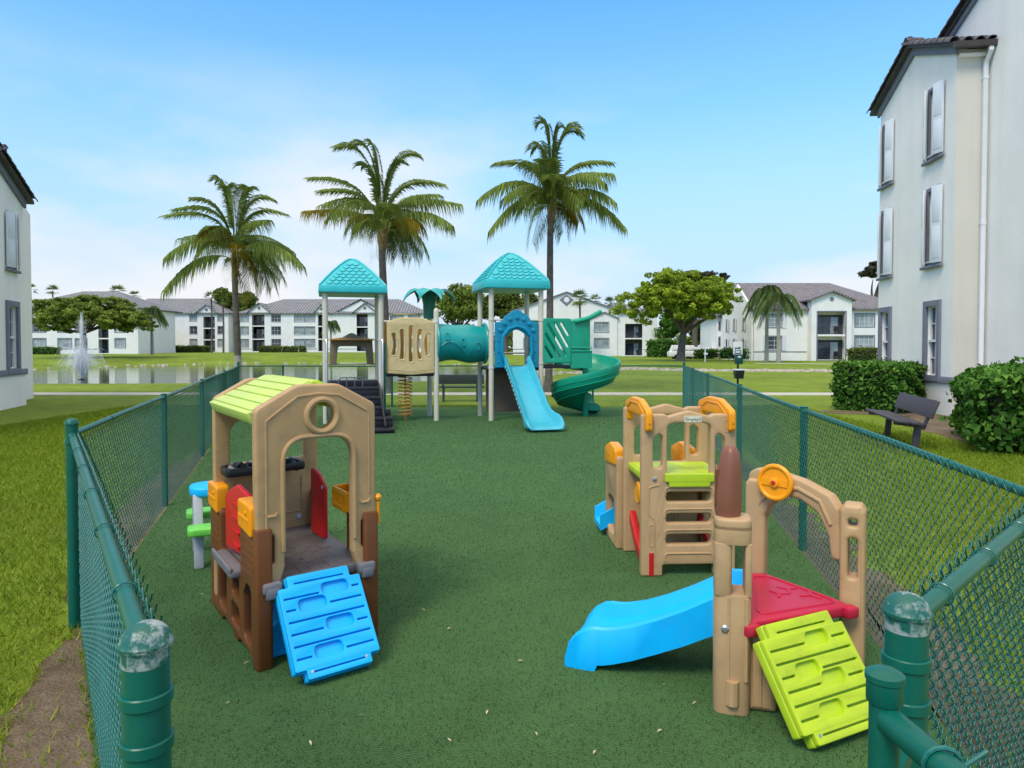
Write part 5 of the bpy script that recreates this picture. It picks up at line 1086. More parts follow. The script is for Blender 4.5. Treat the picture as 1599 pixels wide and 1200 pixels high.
def frond_mesh(P0, P1, P2, m, name, parent, leaf=0.55, seed=0, nl=46, droop=0.5, r0=0.022, wl=0.022):
    """palm frond: tapered rachis with paired drooping leaflets"""
    r = np.random.default_rng(seed); pts = bez(P0, P1, P2, 20)
    V_, F_, T_ = [], [], []
    def at(t):
        f = t*20; i = min(int(f), 19); return pts[i].lerp(pts[i+1], f-i), (pts[i+1]-pts[i]).normalized()
    for k in range(nl):
        t = 0.16 + 0.84*k/(nl-1); p, tg = at(t)
        sd_ = tg.cross(V(0,0,1)); sd_ = sd_.normalized() if sd_.length > 0.05 else V(1,0,0)
        ll = leaf*(0.55+0.9*math.sin(math.pi*min(1,0.12+t*0.80)))*0.8*r.uniform(0.85,1.12)
        for s in (-1, 1):
            dr_ = (sd_*s*0.85 + tg*(0.55+0.35*t) + V(0,0,0.15)).normalized(); dp = droop*r.uniform(0.7,1.3)
            q0 = p; q1 = p + dr_*ll*0.42 + V(0,0,-dp*0.12*ll); q2 = p + dr_*ll*(0.80-0.12*dp) + V(0,0,-dp*0.66*ll)
            wv = (tg*0.72 + dr_.cross(tg).normalized()*(0.7*s))*(wl*(1-0.35*t)); b = len(V_)
            V_ += [q0-wv*0.5, q0+wv*0.5, q1+wv, q1-wv, q2]
            F_ += [(b,b+1,b+2,b+3),(b+3,b+2,b+4,b+4)]
            tn = min(1,max(0,r.normal(0.5,0.2))); T_ += [tn, tn]
    vs = np.array([tuple(v) for v in V_]); 
    Q = np.array([f for f in F_ if f[2] != f[3]]); q4 = [f for f in F_ if f[2] == f[3]]
    # triangles: split all to tris
    tris, tn = [], []
    for f, t_ in zip(F_, T_):
        if f[2] == f[3]: tris.append(f[:3]); tn.append(t_)
        else: tris.append((f[0],f[1],f[2])); tris.append((f[0],f[2],f[3])); tn += [t_, t_]
    # rachis
    mb = MB(); mb.tube(pts, [r0*(1-i/20)+0.003 for i in range(21)], 5, cap=False)
    off = len(vs); rv = np.array([tuple(v) for v in mb.v]); rt_ = []
    for f in mb.f: rt_ += [(f[0]+off,f[1]+off,f[2]+off),(f[0]+off,f[2]+off,f[3]+off)]
    allv = np.concatenate([vs, rv]); allf = np.array(tris+rt_); tn = np.array(tn+[0.85]*len(rt_))
    return raw(name, allv, allf, m, parent, attr=tn)
def coconut(label, pxb, pyb, d, crown, tips, yellow, seed, tr, hub_h=0.35, ringy=BARK, lower=None, up=0.55, Lf=2.9, extra=8):
    z0 = Z_(pyb, d) if pyb else 0.0; x0 = X_(pxb, d); t = thing('coconut_palm', label, 'palm tree', (x0,d,z0)); r = random.Random(seed)
    hx = X_(crown[0],d)-x0; hz = Z_(crown[1],d)-z0
    mb = MB(); n = 40; secs = []
    for i in range(n+1):
        s = i/n; rr = tr*(1.0-0.25*s)*(1+0.035*(i % 2)) * (1.9-0.9*min(1,s*9) if s < 0.11 else 1) ; x = hx*s**1.4 + 0.03*math.sin(s*5)
        secs.append((V(x,0.02*math.sin(s*7),-0.2+(hz+0.2)*s), rr))
    mb.tube([a for a,_ in secs], [b for _,b in secs], 12); mb.build('trunk', ringy, t)
    if lower:
        mb = MB(); mb.tube([a+V(0,0,0) for a,_ in secs[:int(n*lower)]], [b*1.06 for _,b in secs[:int(n*lower)]], 12); mb.build('trunk_foot', BARKL, t)
    mb = MB(); mb.lathe([(tr*0.75,-0.5),(tr*1.0,-0.25),(tr*1.25,0.05),(tr*1.0,0.30),(tr*0.4,0.55),(0.02,0.7)], 10, c=(hx,0,hz)); mb.build('crown_shaft', mat('fibrous crown', (0.17,0.11,0.05),0.9,0.4,12,0.8,30), t)
    allt = [(tp, i in yellow) for i, tp in enumerate(tips)]
    for k in range(extra): # fronds pointing toward and away from the viewer
        a = r.uniform(0,2*math.pi); allt.append(((crown[0]+r.uniform(-55,55), crown[1]+r.uniform(-55,38)), r.random() < 0.05))
    for i, ((tx, ty), yl) in enumerate(allt):
        dx = (X_(tx,d)-x0-hx)*0.93; dz = (Z_(ty,d)-z0-hz)*0.95; l2 = math.hypot(dx,dz); dyv = math.sqrt(max(0.02, (Lf*r.uniform(0.9,1.05))**2-l2*l2))*(1 if r.random() < 0.5 else -1)
        if i < len(tips): dyv *= 0.55
        P0 = V(hx+dx*0.04, dyv*0.05, hz+r.uniform(-0.1,0.45)+ (0.25 if dz > 0 else -0.05)); P2 = V(hx+dx, dyv, hz+dz)
        ln = (P2-P0).length; up_ = up*(0.30 if dz > 1.0 else 0.80)*ln*0.95
        P1 = P0.lerp(P2, 0.48) + V(0,0,up_)
        if dz > 0.9: P1 = P0 + V(dx*0.12, dyv*0.15, dz*0.95)
        frond_mesh(P0, P1, P2, FRONDY if yl else FROND, 'frond', t, leaf=0.80*Lf/2.9, seed=seed*50+i, droop=0.45 if dz > 1.5 else 1.25, nl=70, wl=0.031)
    return t
coconut('shorter coconut palm with pale whitewashed foot standing behind the fence corner', 370, 604, 29.0, (369,408), [(253,335),(268,367),(263,456),(276,404),(338,276),(428,306),(403,294),(452,332),(486,415),(414,468),(447,385),(314,312),(286,330),(365,292),(300,350),(440,350)], (9,), 1, 0.15, lower=0.30, Lf=3.1, extra=14)
coconut('coconut palm with one golden frond rising behind the stair tower', 603, 618, 25.5, (598,372), [(470,328),(480,277),(489,312),(524,226),(552,222),(578,219),(656,238),(697,286),(725,316),(712,352),(668,362),(694,309),(500,300),(560,250),(630,250),(530,345),(612,390)], (10,0), 2, 0.16, Lf=2.95, extra=15)
coconut('tall coconut palm with lopsided crown rising behind the slide tower', 856, 616, 26.5, (861,328), [(744,313),(761,362),(770,262),(784,318),(829,225),(840,188),(854,192),(873,196),(904,195),(907,206),(958,254),(958,318),(981,354),(912,338),(940,292),(885,356),(845,262),(955,278)], (13,), 3, 0.15, Lf=2.8, extra=13)

def fan_palm(label, px, py_top, d, rad, trunk_base_z, seed, group=None):
    r = np.random.default_rng(seed); z0 = trunk_base_z; x0 = X_(px,d); h = Z_(py_top,d)-z0-rad*0.7
    t = thing('fan_palm', label, 'palm tree', (x0,d,z0), 0, group)
    mb = MB(); mb.tube([V(0,0,-0.3),V(0.1,0,h*0.5),V(0,0,h)], [0.22,0.17,0.16], 7); mb.build('trunk', BARK, t)
    vs, fs, tn = [], [], []
    for k in range(20):
        a = r.uniform(0,2*np.pi); e = r.uniform(-0.7,1.3); dr_ = V(math.cos(a)*math.cos(e), math.sin(a)*math.cos(e), math.sin(e)); c = V(0,0,h)+dr_*rad*0.38
        s1 = dr_.cross(V(0,0,1)).normalized() if abs(dr_.z) < 0.98 else V(1,0,0); s2 = dr_.cross(s1)
        for j in range(9):
            an = (j-4)*0.30; u = (dr_*math.cos(an)+s1*math.sin(an)).normalized(); q3 = s1*math.cos(an)-dr_*math.sin(an); b = len(vs); L_ = rad*0.68*r.uniform(0.8,1.1)
            vs += [c, c+u*L_*0.4+q3*0.035*rad, c+u*L_+V(0,0,-0.12*rad), c+u*L_*0.4-q3*0.035*rad]; fs.append((b,b+1,b+2,b+3)); tn.append(min(1,max(0,r.normal(0.45,0.2))))
    raw('crown', np.array([tuple(v) for v in vs]), np.array(fs), LEAF_M, t, attr=np.array(tn)); return t
for i, (px, py, lb) in enumerate(((50,444,'fan palm head showing over the long roof beside the near white wall'),(84,446,'fan palm head showing over the long roof above the umbrella tree'),(186,446,'bigger fan palm head over the long roof'),(212,455,'smaller fan palm head next to the bigger one over the long roof'))):
    fan_palm(lb, px, py, 175, 2.6 if i == 2 else 2.0, 0.6, 40+i)
fan_palm('slender tall fan palm standing at the corner of the long lakeside block', 331, 455, 140, 1.9, 0.65, 50)
fan_palm('slender fan palm beside the taller one at the block corner', 349, 459, 141, 1.9, 0.65, 51)
fan_palm('dark feathery palm head against the round gable medallion', 905, 454, 118, 2.2, 0.1, 52)
fan_palm('fan palm head above the gabled roof slope', 929, 460, 150, 1.9, 0.1, 53)
fan_palm('fan palm head between the gabled roof and the big yellow green tree', 953, 464, 150, 1.9, 0.1, 54)

def queen(label, pxb, pyb, d, cpx, cpy, hw, seed, yellow=False):
    z0 = Z_(pyb,d); x0 = X_(pxb,d); t = thing('queen_palm', label, 'palm tree', (x0,d,z0)); r = random.Random(seed)
    hx = X_(cpx,d)-x0; hz = Z_(cpy,d)-z0; mb = MB(); mb.tube([V(0,0,-0.2),V(hx*0.4,0,hz*0.5),V(hx,0,hz)], [0.26,0.19,0.15], 9); mb.build('trunk', BARKL, t)
    for i in range(17):
        a = i*2.399+seed; e = r.uniform(0.15,1.25); L_ = hw*r.uniform(0.85,1.1); u = V(math.cos(a),math.sin(a)*0.8,0)
        P0 = V(hx,0,hz)+u*0.08; P2 = P0+u*L_*(0.55+0.45*math.cos(e))+V(0,0,L_*(-0.95+1.15*math.sin(e)-0.3)); P1 = P0+u*L_*0.45+V(0,0,L_*(0.25+0.6*math.sin(e)))
        frond_mesh(P0,P1,P2,FRONDQ,'frond',t,leaf=0.95,seed=seed*90+i,droop=1.25,nl=34,wl=0.055)
queen('weeping queen palm standing closer to the shuttered end wall', 1197, 563, 80, 1197, 461, 2.7, 4)
queen('weeping queen palm standing closer to the gabled balcony bay', 1216, 566, 77, 1214, 470, 2.8, 9)
queen('small weeping palm half hidden at the edge of the umbrella tree', 238, 552, 104, 237, 487, 2.2, 12)
queen('slim palm seen through the stair tower against the lakeside block', 517, 549, 140, 517, 506, 2.0, 14)

def hedge(label, x0, x1, y0, y1, z0, h, m, seed, size=0.09, dens=260, name='hedge', rz=0.0, cat='hedge', rough=0.12):
    cx, cy = (x0+x1)/2, (y0+y1)/2; t = thing(name, label, cat, (cx,cy,z0), rz); r = np.random.default_rng(seed)
    a, b = (x1-x0)/2, (y1-y0)/2; n = int(dens*(2*(2*a)*h+2*(2*b)*h+4*a*b))
    n = min(n, 70000)
    # points near the faces of a rounded box
    q = r.uniform(-1,1,(n,3)); ax = r.choice(3, n, p=np.array([2*b*h*2,2*a*h*2,4*a*b])/(2*b*h*2+2*a*h*2+4*a*b)); sg = np.where(r.uniform(size=n) < 0.5, -1, 1)
    sg = np.where(ax == 2, 1, sg); q[np.arange(n), ax] = sg
    q = q*(1-0.16*(np.abs(q[:,[1,2,0]])**4)*(np.abs(q)**2)); wob = 1+0.06*np.sin(q[:,0]*9+seed)+0.05*np.sin(q[:,2]*7+q[:,1]*5)
    dep = r.uniform(0,1,n)**2*rough*3
    P = np.stack([q[:,0]*(a-dep)*wob, q[:,1]*(b-dep)*wob, h*0.5+q[:,2]*(h*0.5-dep*0.5)*wob], 1)
    d = q/np.linalg.norm(q,axis=1)[:,None]; nn = d*0.6+r.normal(size=(n,3))*0.6+np.array([0,0,0.4]); nn /= np.linalg.norm(nn,axis=1)[:,None]
    u = np.cross(nn, r.normal(size=(n,3))); u /= np.linalg.norm(u,axis=1)[:,None]; w2 = np.cross(nn,u); s = (size*r.uniform(0.6,1.3,n))[:,None]
    P += d*(r.uniform(-0.5,1.0,n) + np.where(r.uniform(size=n) < 0.07, r.uniform(0,2.2,n), 0))[:,None]*size
    v = np.stack([P-u*s, P-w2*s*0.55+nn*s*0.2, P+u*s, P+w2*s*0.55+nn*s*0.2],1)
    raw('foliage', v.reshape(-1,3), np.arange(n*4).reshape(-1,4), m, t, attr=np.clip(r.normal(0.45,0.22,n)+0.15*(q[:,2]>0.6),0,1))
    mb = MB(); mb.bx(-a*0.86,a*0.86,-b*0.86,b*0.86,0.1,h*0.88); mb.build('woody_core', mat('hedge twigs', (0.02,0.022,0.010),0.95,0.4,8,0.5,20), t, bevel=0.15 if min(a,b,h) > 0.4 else 0.05)
    return t
def hedge_at(label, cx, cy, lx, ly, rz, h, **k): return hedge(label, cx-lx/2, cx+lx/2, cy-ly/2, cy+ly/2, 0, h, rz=rz, **k)
hedge_at('clipped glossy green hedge between the dark bench and the grey trimmed window', 9.95, 18.8, 2.0, 1.6, R(-50), 1.24, m=LEAF_D, seed=1, dens=950, size=0.062)
hedge_at('large broad leaved dark green shrub at the downspout corner of the white wall', 9.2, 11.7, 3.2, 2.5, R(62), 1.28, m=LEAF_D, seed=2, dens=1000, size=0.074, rough=0.2)
# ---------------------------------------------------------------- buildings: helpers
def wall(th, out, holes, y, t=0.25, m=WHITE2, name='wall', O=None, U=(1,0,0)):
    mb = MB(); mb.panel(out, holes, t, 0.0005, O=O if O is not None else (0,y+t/2,0), U=U, W=(0,0,1), res=0); return mb.build(name, m, th, smooth=False)
def window(th, x0, x1, z0, z1, y=0.0, pane=PANE2, cols=2, rows=2, trim=0.11, proud=0.05, sgn=-1, tm=None, depth=0.14, bar=0.035, sill=True):
    """grey stucco surround, glass set back in the wall, white sash bars; sgn = outward y direction"""
    mb = MB(); mb.panel(rect(x0-trim,x1+trim,z0-trim,z1+trim), [rect(x0,x1,z0,z1)], proud+0.02, 0.004, O=(0,y+sgn*(proud/2-0.01),0)); wn = mb.build('window', tm or TRIM, th, smooth=False)
    yi = y-sgn*depth
    mb = MB(); mb.bx(x0-0.03,x1+0.03,yi,yi-sgn*0.03,z0-0.03,z1+0.03); mb.build('pane', pane, wn, smooth=False)
    mb = MB(); f = bar*1.3
    ya, yb = yi, yi+sgn*0.05
    mb.bx(x0,x0+f,ya,yb,z0,z1); mb.bx(x1-f,x1,ya,yb,z0,z1); mb.bx(x0+f,x1-f,ya,yb,z0,z0+f); mb.bx(x0+f,x1-f,ya,yb,z1-f,z1)
    for c in range(1,cols): x = x0+(x1-x0)*c/cols; mb.bx(x-bar/2,x+bar/2,ya,yb,z0+f,z1-f)
    xs_ = [x0+f]+[x0+(x1-x0)*c/cols for c in range(1,cols)]+[x1-f]
    for r_ in range(1,rows):
        z = z0+(z1-z0)*r_/rows
        for k in range(cols):
            a = xs_[k]+(bar/2 if k else 0); b = xs_[k+1]-(bar/2 if k < cols-1 else 0); mb.bx(a,b,ya,yb-sgn*0.006,z-bar/2,z+bar/2)
    mb.build('sash', ALU, wn, smooth=False)
    return wn
def hip(th, x0, x1, y0, y1, ze, zr, il=None, ir=None, over=0.45, m=ROOF, name='roof'):
    """roof with ridge along x; il/ir = hip inset of the ridge end (0 = gable end)"""
    X0, X1, Y0, Y1 = x0-over, x1+over, y0-over, y1+over; ym = (Y0+Y1)/2; hl = (Y1-Y0)/2 if il is None else il; hr_ = (Y1-Y0)/2 if ir is None else ir; t = 0.22
    mb = MB(); a = [V(X0,Y0,ze),V(X1,Y0,ze),V(X1,Y1,ze),V(X0,Y1,ze),V(X0+hl,ym,zr),V(X1-hr_,ym,zr)]
    b = [V(p.x,p.y,ze-t) for p in a[:4]]
    mb.add(a+b, [(0,1,5,4),(1,2,5),(2,3,4,5),(3,0,4),(6,7,1,0),(7,8,2,1),(8,9,3,2),(9,6,0,3),(9,8,7,6)]); return mb.build(name, m, th, smooth=False)
def gab(th, x0, x1, y0, y1, ze, zp, over=0.35, m=ROOF, t=0.20, name='bay_roof'):
    """gable facing -y: two slabs, ridge along y"""
    mb = MB(); xm = (x0+x1)/2; k = (zp-ze)/((x1-x0)/2)
    for s, xe in ((-1,x0-over),(1,x1+over)):
        ze_ = ze-k*over; q = [V(xe,y0-over,ze_),V(xm,y0-over,zp),V(xm,y1,zp),V(xe,y1,ze_)]
        if s > 0: q = q[::-1]
        mb.add(q+[p+V(0,0,t) for p in q], [(3,2,1,0),(4,5,6,7),(0,1,5,4),(1,2,6,5),(2,3,7,6),(3,0,4,7)])
    return mb.build(name, m, th, smooth=False)
def railing(th, x0, x1, y, z, h=1.0, n=None):
    mb = MB(); n = n or max(4,int((x1-x0)/0.22)); mb.bx(x0,x1,y-0.03,y+0.03,z+h-0.05,z+h); mb.bx(x0,x1,y-0.02,y+0.02,z+0.06,z+0.10)
    for i in range(n+1): x = x0+0.02+(x1-x0-0.04)*i/n; mb.bx(x-0.015,x+0.015,y-0.015,y+0.015,z+0.10,z+h-0.05)
    mb.build('railing', mat('dark railing', (0.05,0.05,0.055),0.5), th, smooth=False)
class Far:
    """a block whose front faces the lake; pixel columns and rows of the photograph fix its real measures at distance d"""
    def __init__(s, name, label, px0, px1, base_py, d, cat='building'):
        s.d = d; s.x0 = X_(px0,d); s.zb = Z_(base_py,d); s.t = thing(name, label, cat, (s.x0,d,s.zb)); s.w = X_(px1,d)-s.x0; s.holes = []
    def x(s, px): return X_(px,s.d)-s.x0
    def z(s, py): return Z_(py,s.d)-s.zb
    def win(s, a, b, t, bt, **k):
        x0,x1,z0,z1 = s.x(a),s.x(b),s.z(bt),s.z(t); s.holes.append(rect(x0,x1,z0,z1)); window(s.t,x0,x1,z0,z1,**k)
    def front(s, a, b, eave, peak=None, m=WHITE2, y=0.0, name='wall', lo=-0.4):
        x0,x1 = s.x(a),s.x(b); ze = s.z(eave); out = [(x0,lo),(x1,lo),(x1,ze)]+([((x0+x1)/2,s.z(peak))] if peak else [])+[(x0,ze)]
        hs = [h for h in s.holes if min(p[0] for p in h) > x0 and max(p[0] for p in h) < x1]
        return wall(s.t,out,hs,y,m=m,name=name)
    def body(s, a, b, eave, y0=1.6, y1=14, m=WHITE2):
        mb = MB(); mb.bx(s.x(a)+0.02,s.x(b)-0.02,y0,y1,-0.4,s.z(eave)-0.02); mb.build('wall', m, s.t, smooth=False)
        for q in (s.x(a)+0.13, s.x(b)-0.13):
            mb = MB(); mb.bx(q-0.12,q+0.12,0.26,y0,-0.4,s.z(eave)-0.02); mb.build('wall', m, s.t, smooth=False)
    def balcony(s, a, b, t, bt, slabs, y=0.0, back=1.55):
        x0,x1 = s.x(a),s.x(b); s.holes.append(rect(x0,x1,s.z(bt)+0.02,s.z(t)))
        lv = [s.z(bt)]+[s.z(q) for q in slabs]
        for i, zz in enumerate(lv):
            if i:
                mb = MB(); mb.bx(x0,x1,y+0.02,back,zz-0.12,zz+0.1); mb.build('balcony_slab', WHITE2, s.t, smooth=False); railing(s.t,x0+0.03,x1-0.03,y+0.12,zz+0.1)
            top = (lv[i+1]-0.12 if i+1 < len(lv) else s.z(t)+0.2); mb = MB(); zf = zz+(0.12 if i else 0.05)
            mb.bx(x0-0.2,x1+0.2,back-0.06,back,zf,top); bk = mb.build('recess_wall', DARKIN, s.t, smooth=False)
            mb = MB(); xa = x0+(x1-x0)*0.15; mb.bx(xa,xa+(x1-x0)*0.42,back-0.10,back-0.065,zf,zf+2.1); mb.build('sliding_door', PANE, bk, smooth=False)
            mb = MB(); mb.bx(xa+(x1-x0)*0.44,xa+(x1-x0)*0.70,back-0.10,back-0.065,zf,zf+2.1); mb.build('sliding_door', PANE2, bk, smooth=False)
            mb = MB(); c = V(x1-(x1-x0)*0.22,back-0.75,zf); mb.box(c+V(0,0,0.42),(0.5,0.5,0.06)); mb.box(c+V(0.0,0.24,0.70),(0.5,0.05,0.5)); 
            for q in ((-.22,-.22),(.22,-.22),(-.22,.22),(.22,.22)): mb.box(c+V(q[0],q[1],0.2),(0.04,0.04,0.4))
            ch = mb.build('patio_chair', RUBBER, s.t, smooth=False)
    def belt(s, a, b, py, hh=0.12):
        mb = MB(); mb.bx(s.x(a),s.x(b),-0.03,-0.005,s.z(py)-hh,s.z(py)); mb.build('belt_band', TRIM, s.t, smooth=False)
def vent(th, x, z, y=-0.03, r=0.3):
    mb = MB(); mb.torus(r,0.05,20,6,c=(x,y,z),ax='Y'); mb.lathe([(r,0),(r,0.03)],16,M=Matrix.Translation((x,y+0.02,z))@Matrix.Rotation(R(90),4,'X')); mb.build('gable_vent', TRIM, th)

# ---------------------------------------------------------------- lakeside blocks far across the water
b = Far('apartment_block', 'long white three storey block with grey roof behind the umbrella tree', 20, 216, 552, 126)
for a, c in ((52,72),(91,112),(118,136),(180,196)):
    for t, bt in ((484,496),(506,519),(529,543)): b.win(a,c,t,bt,pane=PANE2 if (a+t) % 3 else PANE)
b.balcony(154,170,484,552,(507,529)); b.front(20,216,481); b.body(20,216,481); hip(b.t,0,b.w,0,16,b.z(481),b.z(450)); b.belt(20,153,545)
b = Far('apartment_block', 'white three storey wing with two small gables beside the slender fan palms', 206, 357, 550, 150)
for a, c, rws in ((244,258,0),(259.5,273,0),(297,308,0),(340.5,350,0)):
    for k, (t, bt) in enumerate(((492,502),(510,522),(530,542))): b.win(a,c,t,bt,pane=(PANE2 if k != 1 else PANE), trim=0.08)
b.balcony(318,336,495,550,(513,531)); b.balcony(222,236,495,550,(513,531))
b.front(206,357,489); b.body(206,357,489); hip(b.t,0,b.w,0,15,b.z(489),b.z(463),il=0)
mb = MB()
for a, c, pk in ((213,244,474),(309,339,477)):
    x0,x1 = b.x(a),b.x(c); wall(b.t,[(x0,b.z(489)),(x1,b.z(489)),((x0+x1)/2,b.z(pk)-0.1)],[],-0.28,t=0.24); gab(b.t,x0,x1,-0.28,7,b.z(489),b.z(pk)); vent(b.t,(x0+x1)/2,b.z(pk)-1.0,y=-0.31)
b.belt(206,221,545); b.belt(237,317,545)
b = Far('apartment_block', 'bright white three storey block with three gables behind the stair tower', 373, 668, 549.5, 152)
for a, c, dk in ((376,388.5,0),(424.5,438.5,1),(460,475,0),(476.5,492,0),(612,630,0),(638,656,0)):
    for k, (t, bt) in enumerate(((492,503),(510.5,523),(530,543))): b.win(a,c,t,bt,pane=PANE if dk else PANE2,cols=3 if dk else 2,rows=2,trim=0.08)
b.balcony(394,413.5,492,549,(509.5,530)); b.balcony(557,574.5,491,549,(511,530)); b.balcony(497,508,492,549,(510,530))
b.front(373,668,489); b.body(373,668,489); hip(b.t,0,b.w,0,15,b.z(489),b.z(464))
for a, c, pk in ((388,424,474.5),(492,514,476),(552,589,474.5)):
    x0,x1 = b.x(a),b.x(c); wall(b.t,[(x0,b.z(489)),(x1,b.z(489)),((x0+x1)/2,b.z(pk)-0.1)],[],-0.28,t=0.24); gab(b.t,x0,x1,-0.28,7,b.z(489),b.z(pk)); vent(b.t,(x0+x1)/2,b.z(pk)-1.0,y=-0.31)
x0,x1 = b.x(523),b.x(604); wall(b.t,[(x0,b.z(489)),(x1,b.z(489)),((x0+x1)/2,b.z(469)-0.1)],[],0.26+0.02,t=0.2); gab(b.t,x0,x1,0.32,8,b.z(489),b.z(468))
b.belt(373,393,545); b.belt(415,496,545); b.belt(510,556,545)
b = Far('gabled_block', 'white block with wide low gable and round medallion behind the spiral slide', 801, 1026, 556, 124)
for a, c in ((818,834),(928,950)):
    for t, bt in ((504,519),(529,543)): b.win(a,c,t,bt,pane=PANE2,cols=2,rows=1)
b.balcony(976,1003,506,555.5,(529,))
b.front(801,1026,487.5); b.body(801,1026,487.5)
x0,x1 = b.x(799),b.x(970); wall(b.t,[(x0,b.z(487.5)),(x1,b.z(487.5)),((x0+x1)/2,b.z(458))],[],-0.02,t=0.24); gab(b.t,x0,x1,-0.05,12,b.z(487.5),b.z(457.5),m=TRIM,over=0.3)
x0,x1 = b.x(923),b.x(963.5); wall(b.t,[(x0,-0.4),(x1,-0.4),(x1,b.z(497)),((x0+x1)/2,b.z(488.5)),(x0,b.z(497))],[rect(b.x(928),b.x(950),b.z(519),b.z(504)),rect(b.x(928),b.x(950),b.z(543),b.z(529))],-0.26,t=0.22)
gab(b.t,x0,x1,-0.26,3,b.z(497),b.z(488.5),m=TRIM,over=0.3,t=0.15); hip(b.t,b.x(966),b.w,0,12,b.z(487.5),b.z(470),il=0)
for t, bt in ((504,519),(529,543)): window(b.t,b.x(928),b.x(950),b.z(bt),b.z(t),y=-0.26,pane=PANE2,cols=2,rows=1,depth=0.1)
mx_, mz_ = b.x(884.5), b.z(468.5); mb = MB(); mb.panel([(mx_-1.3,mz_),(mx_,mz_-1.15),(mx_+1.3,mz_),(mx_,mz_+0.85)],[circ(mx_,mz_,0.5)],0.06,0.005,O=(0,-0.06,0)); mb.build('medallion', TRIM, b.t); mb = MB(); mb.lathe([(0.48,0),(0.48,0.04)],20,M=Matrix.Translation((mx_,-0.03,mz_))@Matrix.Rotation(R(90),4,'X')); mb.build('medallion_disc', WHITE2, b.t)
b.belt(801,922,545); b.belt(1004.5,1026,546)
# two storey building beyond the lawn
b = Far('two_storey_building', 'white two storey building with gabled balcony bay behind the weeping palms', 1177, 1420, 562, 87)
for a, c, t, bt, p, cl in ((1199,1220,526,546,PANE,2),(1199,1220,492,511,PANE2,2),(1335,1364,491,510,PANE2,4),(1335,1364,525,544.5,PANE2,4),(1385,1410,491,510,PANE2,4),(1385,1410,525,544.5,PANE2,4)): b.win(a,c,t,bt,pane=p,cols=cl,rows=3,trim=0.13)
b.front(1177,1420,482.5); b.body(1177,1420,482.5)
for a, c in ((1191.5,1198),(1221,1227.5)):
    for t, bt in ((524,548),(490,513)): mb = MB(); mb.bx(b.x(a),b.x(c),-0.06,-0.005,b.z(bt),b.z(t)); mb.build('shutter', SHUT, b.t)
hip(b.t,0,b.w,0,14,b.z(482.5),b.z(434.5),il=0,m=ROOF2)
# balcony bay stands forward
x0,x1 = b.x(1260),b.x(1322); oa,ob = b.x(1269.5),b.x(1312.5); yB = -1.2
wall(b.t,[(x0,-0.4),(x1,-0.4),(x1,b.z(469)),((x0+x1)/2,b.z(458.5)),(x0,b.z(469))],[rect(oa,ob,0.03,b.z(488))],yB,t=0.28)
for q in (x0+0.13,x1-0.13): mb = MB(); mb.bx(q-0.12,q+0.12,yB+0.29,-0.003,-0.4,b.z(469)); mb.build('wall', WHITE2, b.t, smooth=False)
gab(b.t,x0,x1,yB,6,b.z(470),b.z(458),m=ROOF2,over=0.4); vent(b.t,(x0+x1)/2,b.z(468.5),y=yB-0.03,r=0.22)
mb = MB(); mb.panel(rect(oa-0.12,ob+0.12,-0.02,b.z(488)+0.12),[rect(oa,ob,-0.3,b.z(488))],0.05,0.004,O=(0,yB-0.02,0)); mb.build('bay_trim', TRIM, b.t, smooth=False)
zs = b.z(524); mb = MB(); mb.bx(oa-0.05,ob+0.05,yB+0.03,-0.004,zs-0.14,zs+0.1); mb.build('balcony_slab', WHITE2, b.t, smooth=False); railing(b.t,oa,ob,yB+0.12,zs+0.1)
for zz in (0.03, zs+0.12):
    mb = MB(); mb.bx(oa-0.2,ob+0.2,-0.06,-0.008,zz,zz+2.45); bk = mb.build('recess_wall', DARKIN, b.t, smooth=False)
    for i, pm in enumerate((PANE,PANE,PANE2)): wd_ = (ob-oa)*0.27; xa = oa+(ob-oa)*0.04+i*(wd_+0.05); mb = MB(); mb.bx(xa,xa+wd_,-0.10,-0.065,zz,zz+2.15); mb.build('sliding_door', pm, bk, smooth=False)
    mb = MB(); c = V(ob-0.8,-0.65,zz); mb.box(c+V(0,0,0.45),(0.55,0.5,0.06)); mb.box(c+V(0,0.22,0.75),(0.55,0.05,0.55)); [mb.box(c+V(a,q,0.21),(0.05,0.05,0.42)) for a in (-.24,.24) for q in (-.2,.2)]; mb.build('patio_chair', RUBBER, b.t, smooth=False)
b.belt(1177,1259,549); b.belt(1323,1420,549)
# its receding end wall with shuttered windows and the lower wing behind
eL = 9.0; mb = MB(); 
wall(b.t,[(-eL,-0.4),(0,-0.4),(0,b.z(482.5)),(-eL/2,b.z(440)),(-eL,b.z(482.5))],[],0,t=0.25,m=WHITE2,O=(-0.2,0,0),U=(0.10,-1,0))
for s_ in (-2.2,-5.0,-7.4):
    for z0_, z1_ in ((0.9,2.7),(3.7,5.4)):
        u_ = V(0.10,-1,0).normalized(); c = V(-0.2,0,0)+u_*s_; mb = MB(); mb.box(c+V(-0.16,0,(z0_+z1_)/2),(0.06,0.9,z1_-z0_)); wn = mb.build('window', TRIM, b.t); mb = MB(); mb.box(c+V(-0.20,0.0,(z0_+z1_)/2),(0.05,0.45,z1_-z0_-0.2)); mb.build('pane', PANE, wn)
        for q in (-0.5,0.5): mb = MB(); mb.box(c+V(-0.21,q,(z0_+z1_)/2),(0.05,0.42,z1_-z0_)); mb.build('shutter', SHUT, wn)
wg = Far('low_wing', 'lower tile roofed white wing tucked behind the two storey building', 1119.5, 1162, 559.5, 101)
wg.win(1122.5,1126,503,516,pane=PANE,cols=1,rows=2); wg.win(1122.5,1126,527,541,pane=PANE,cols=1,rows=2); wg.front(1119.5,1162,494.5); wg.body(1119.5,1162,494.5,y1=9); hip(wg.t,0,wg.w,0,9,wg.z(494.5),wg.z(474.5),il=1.2,ir=0,m=ROOF2)

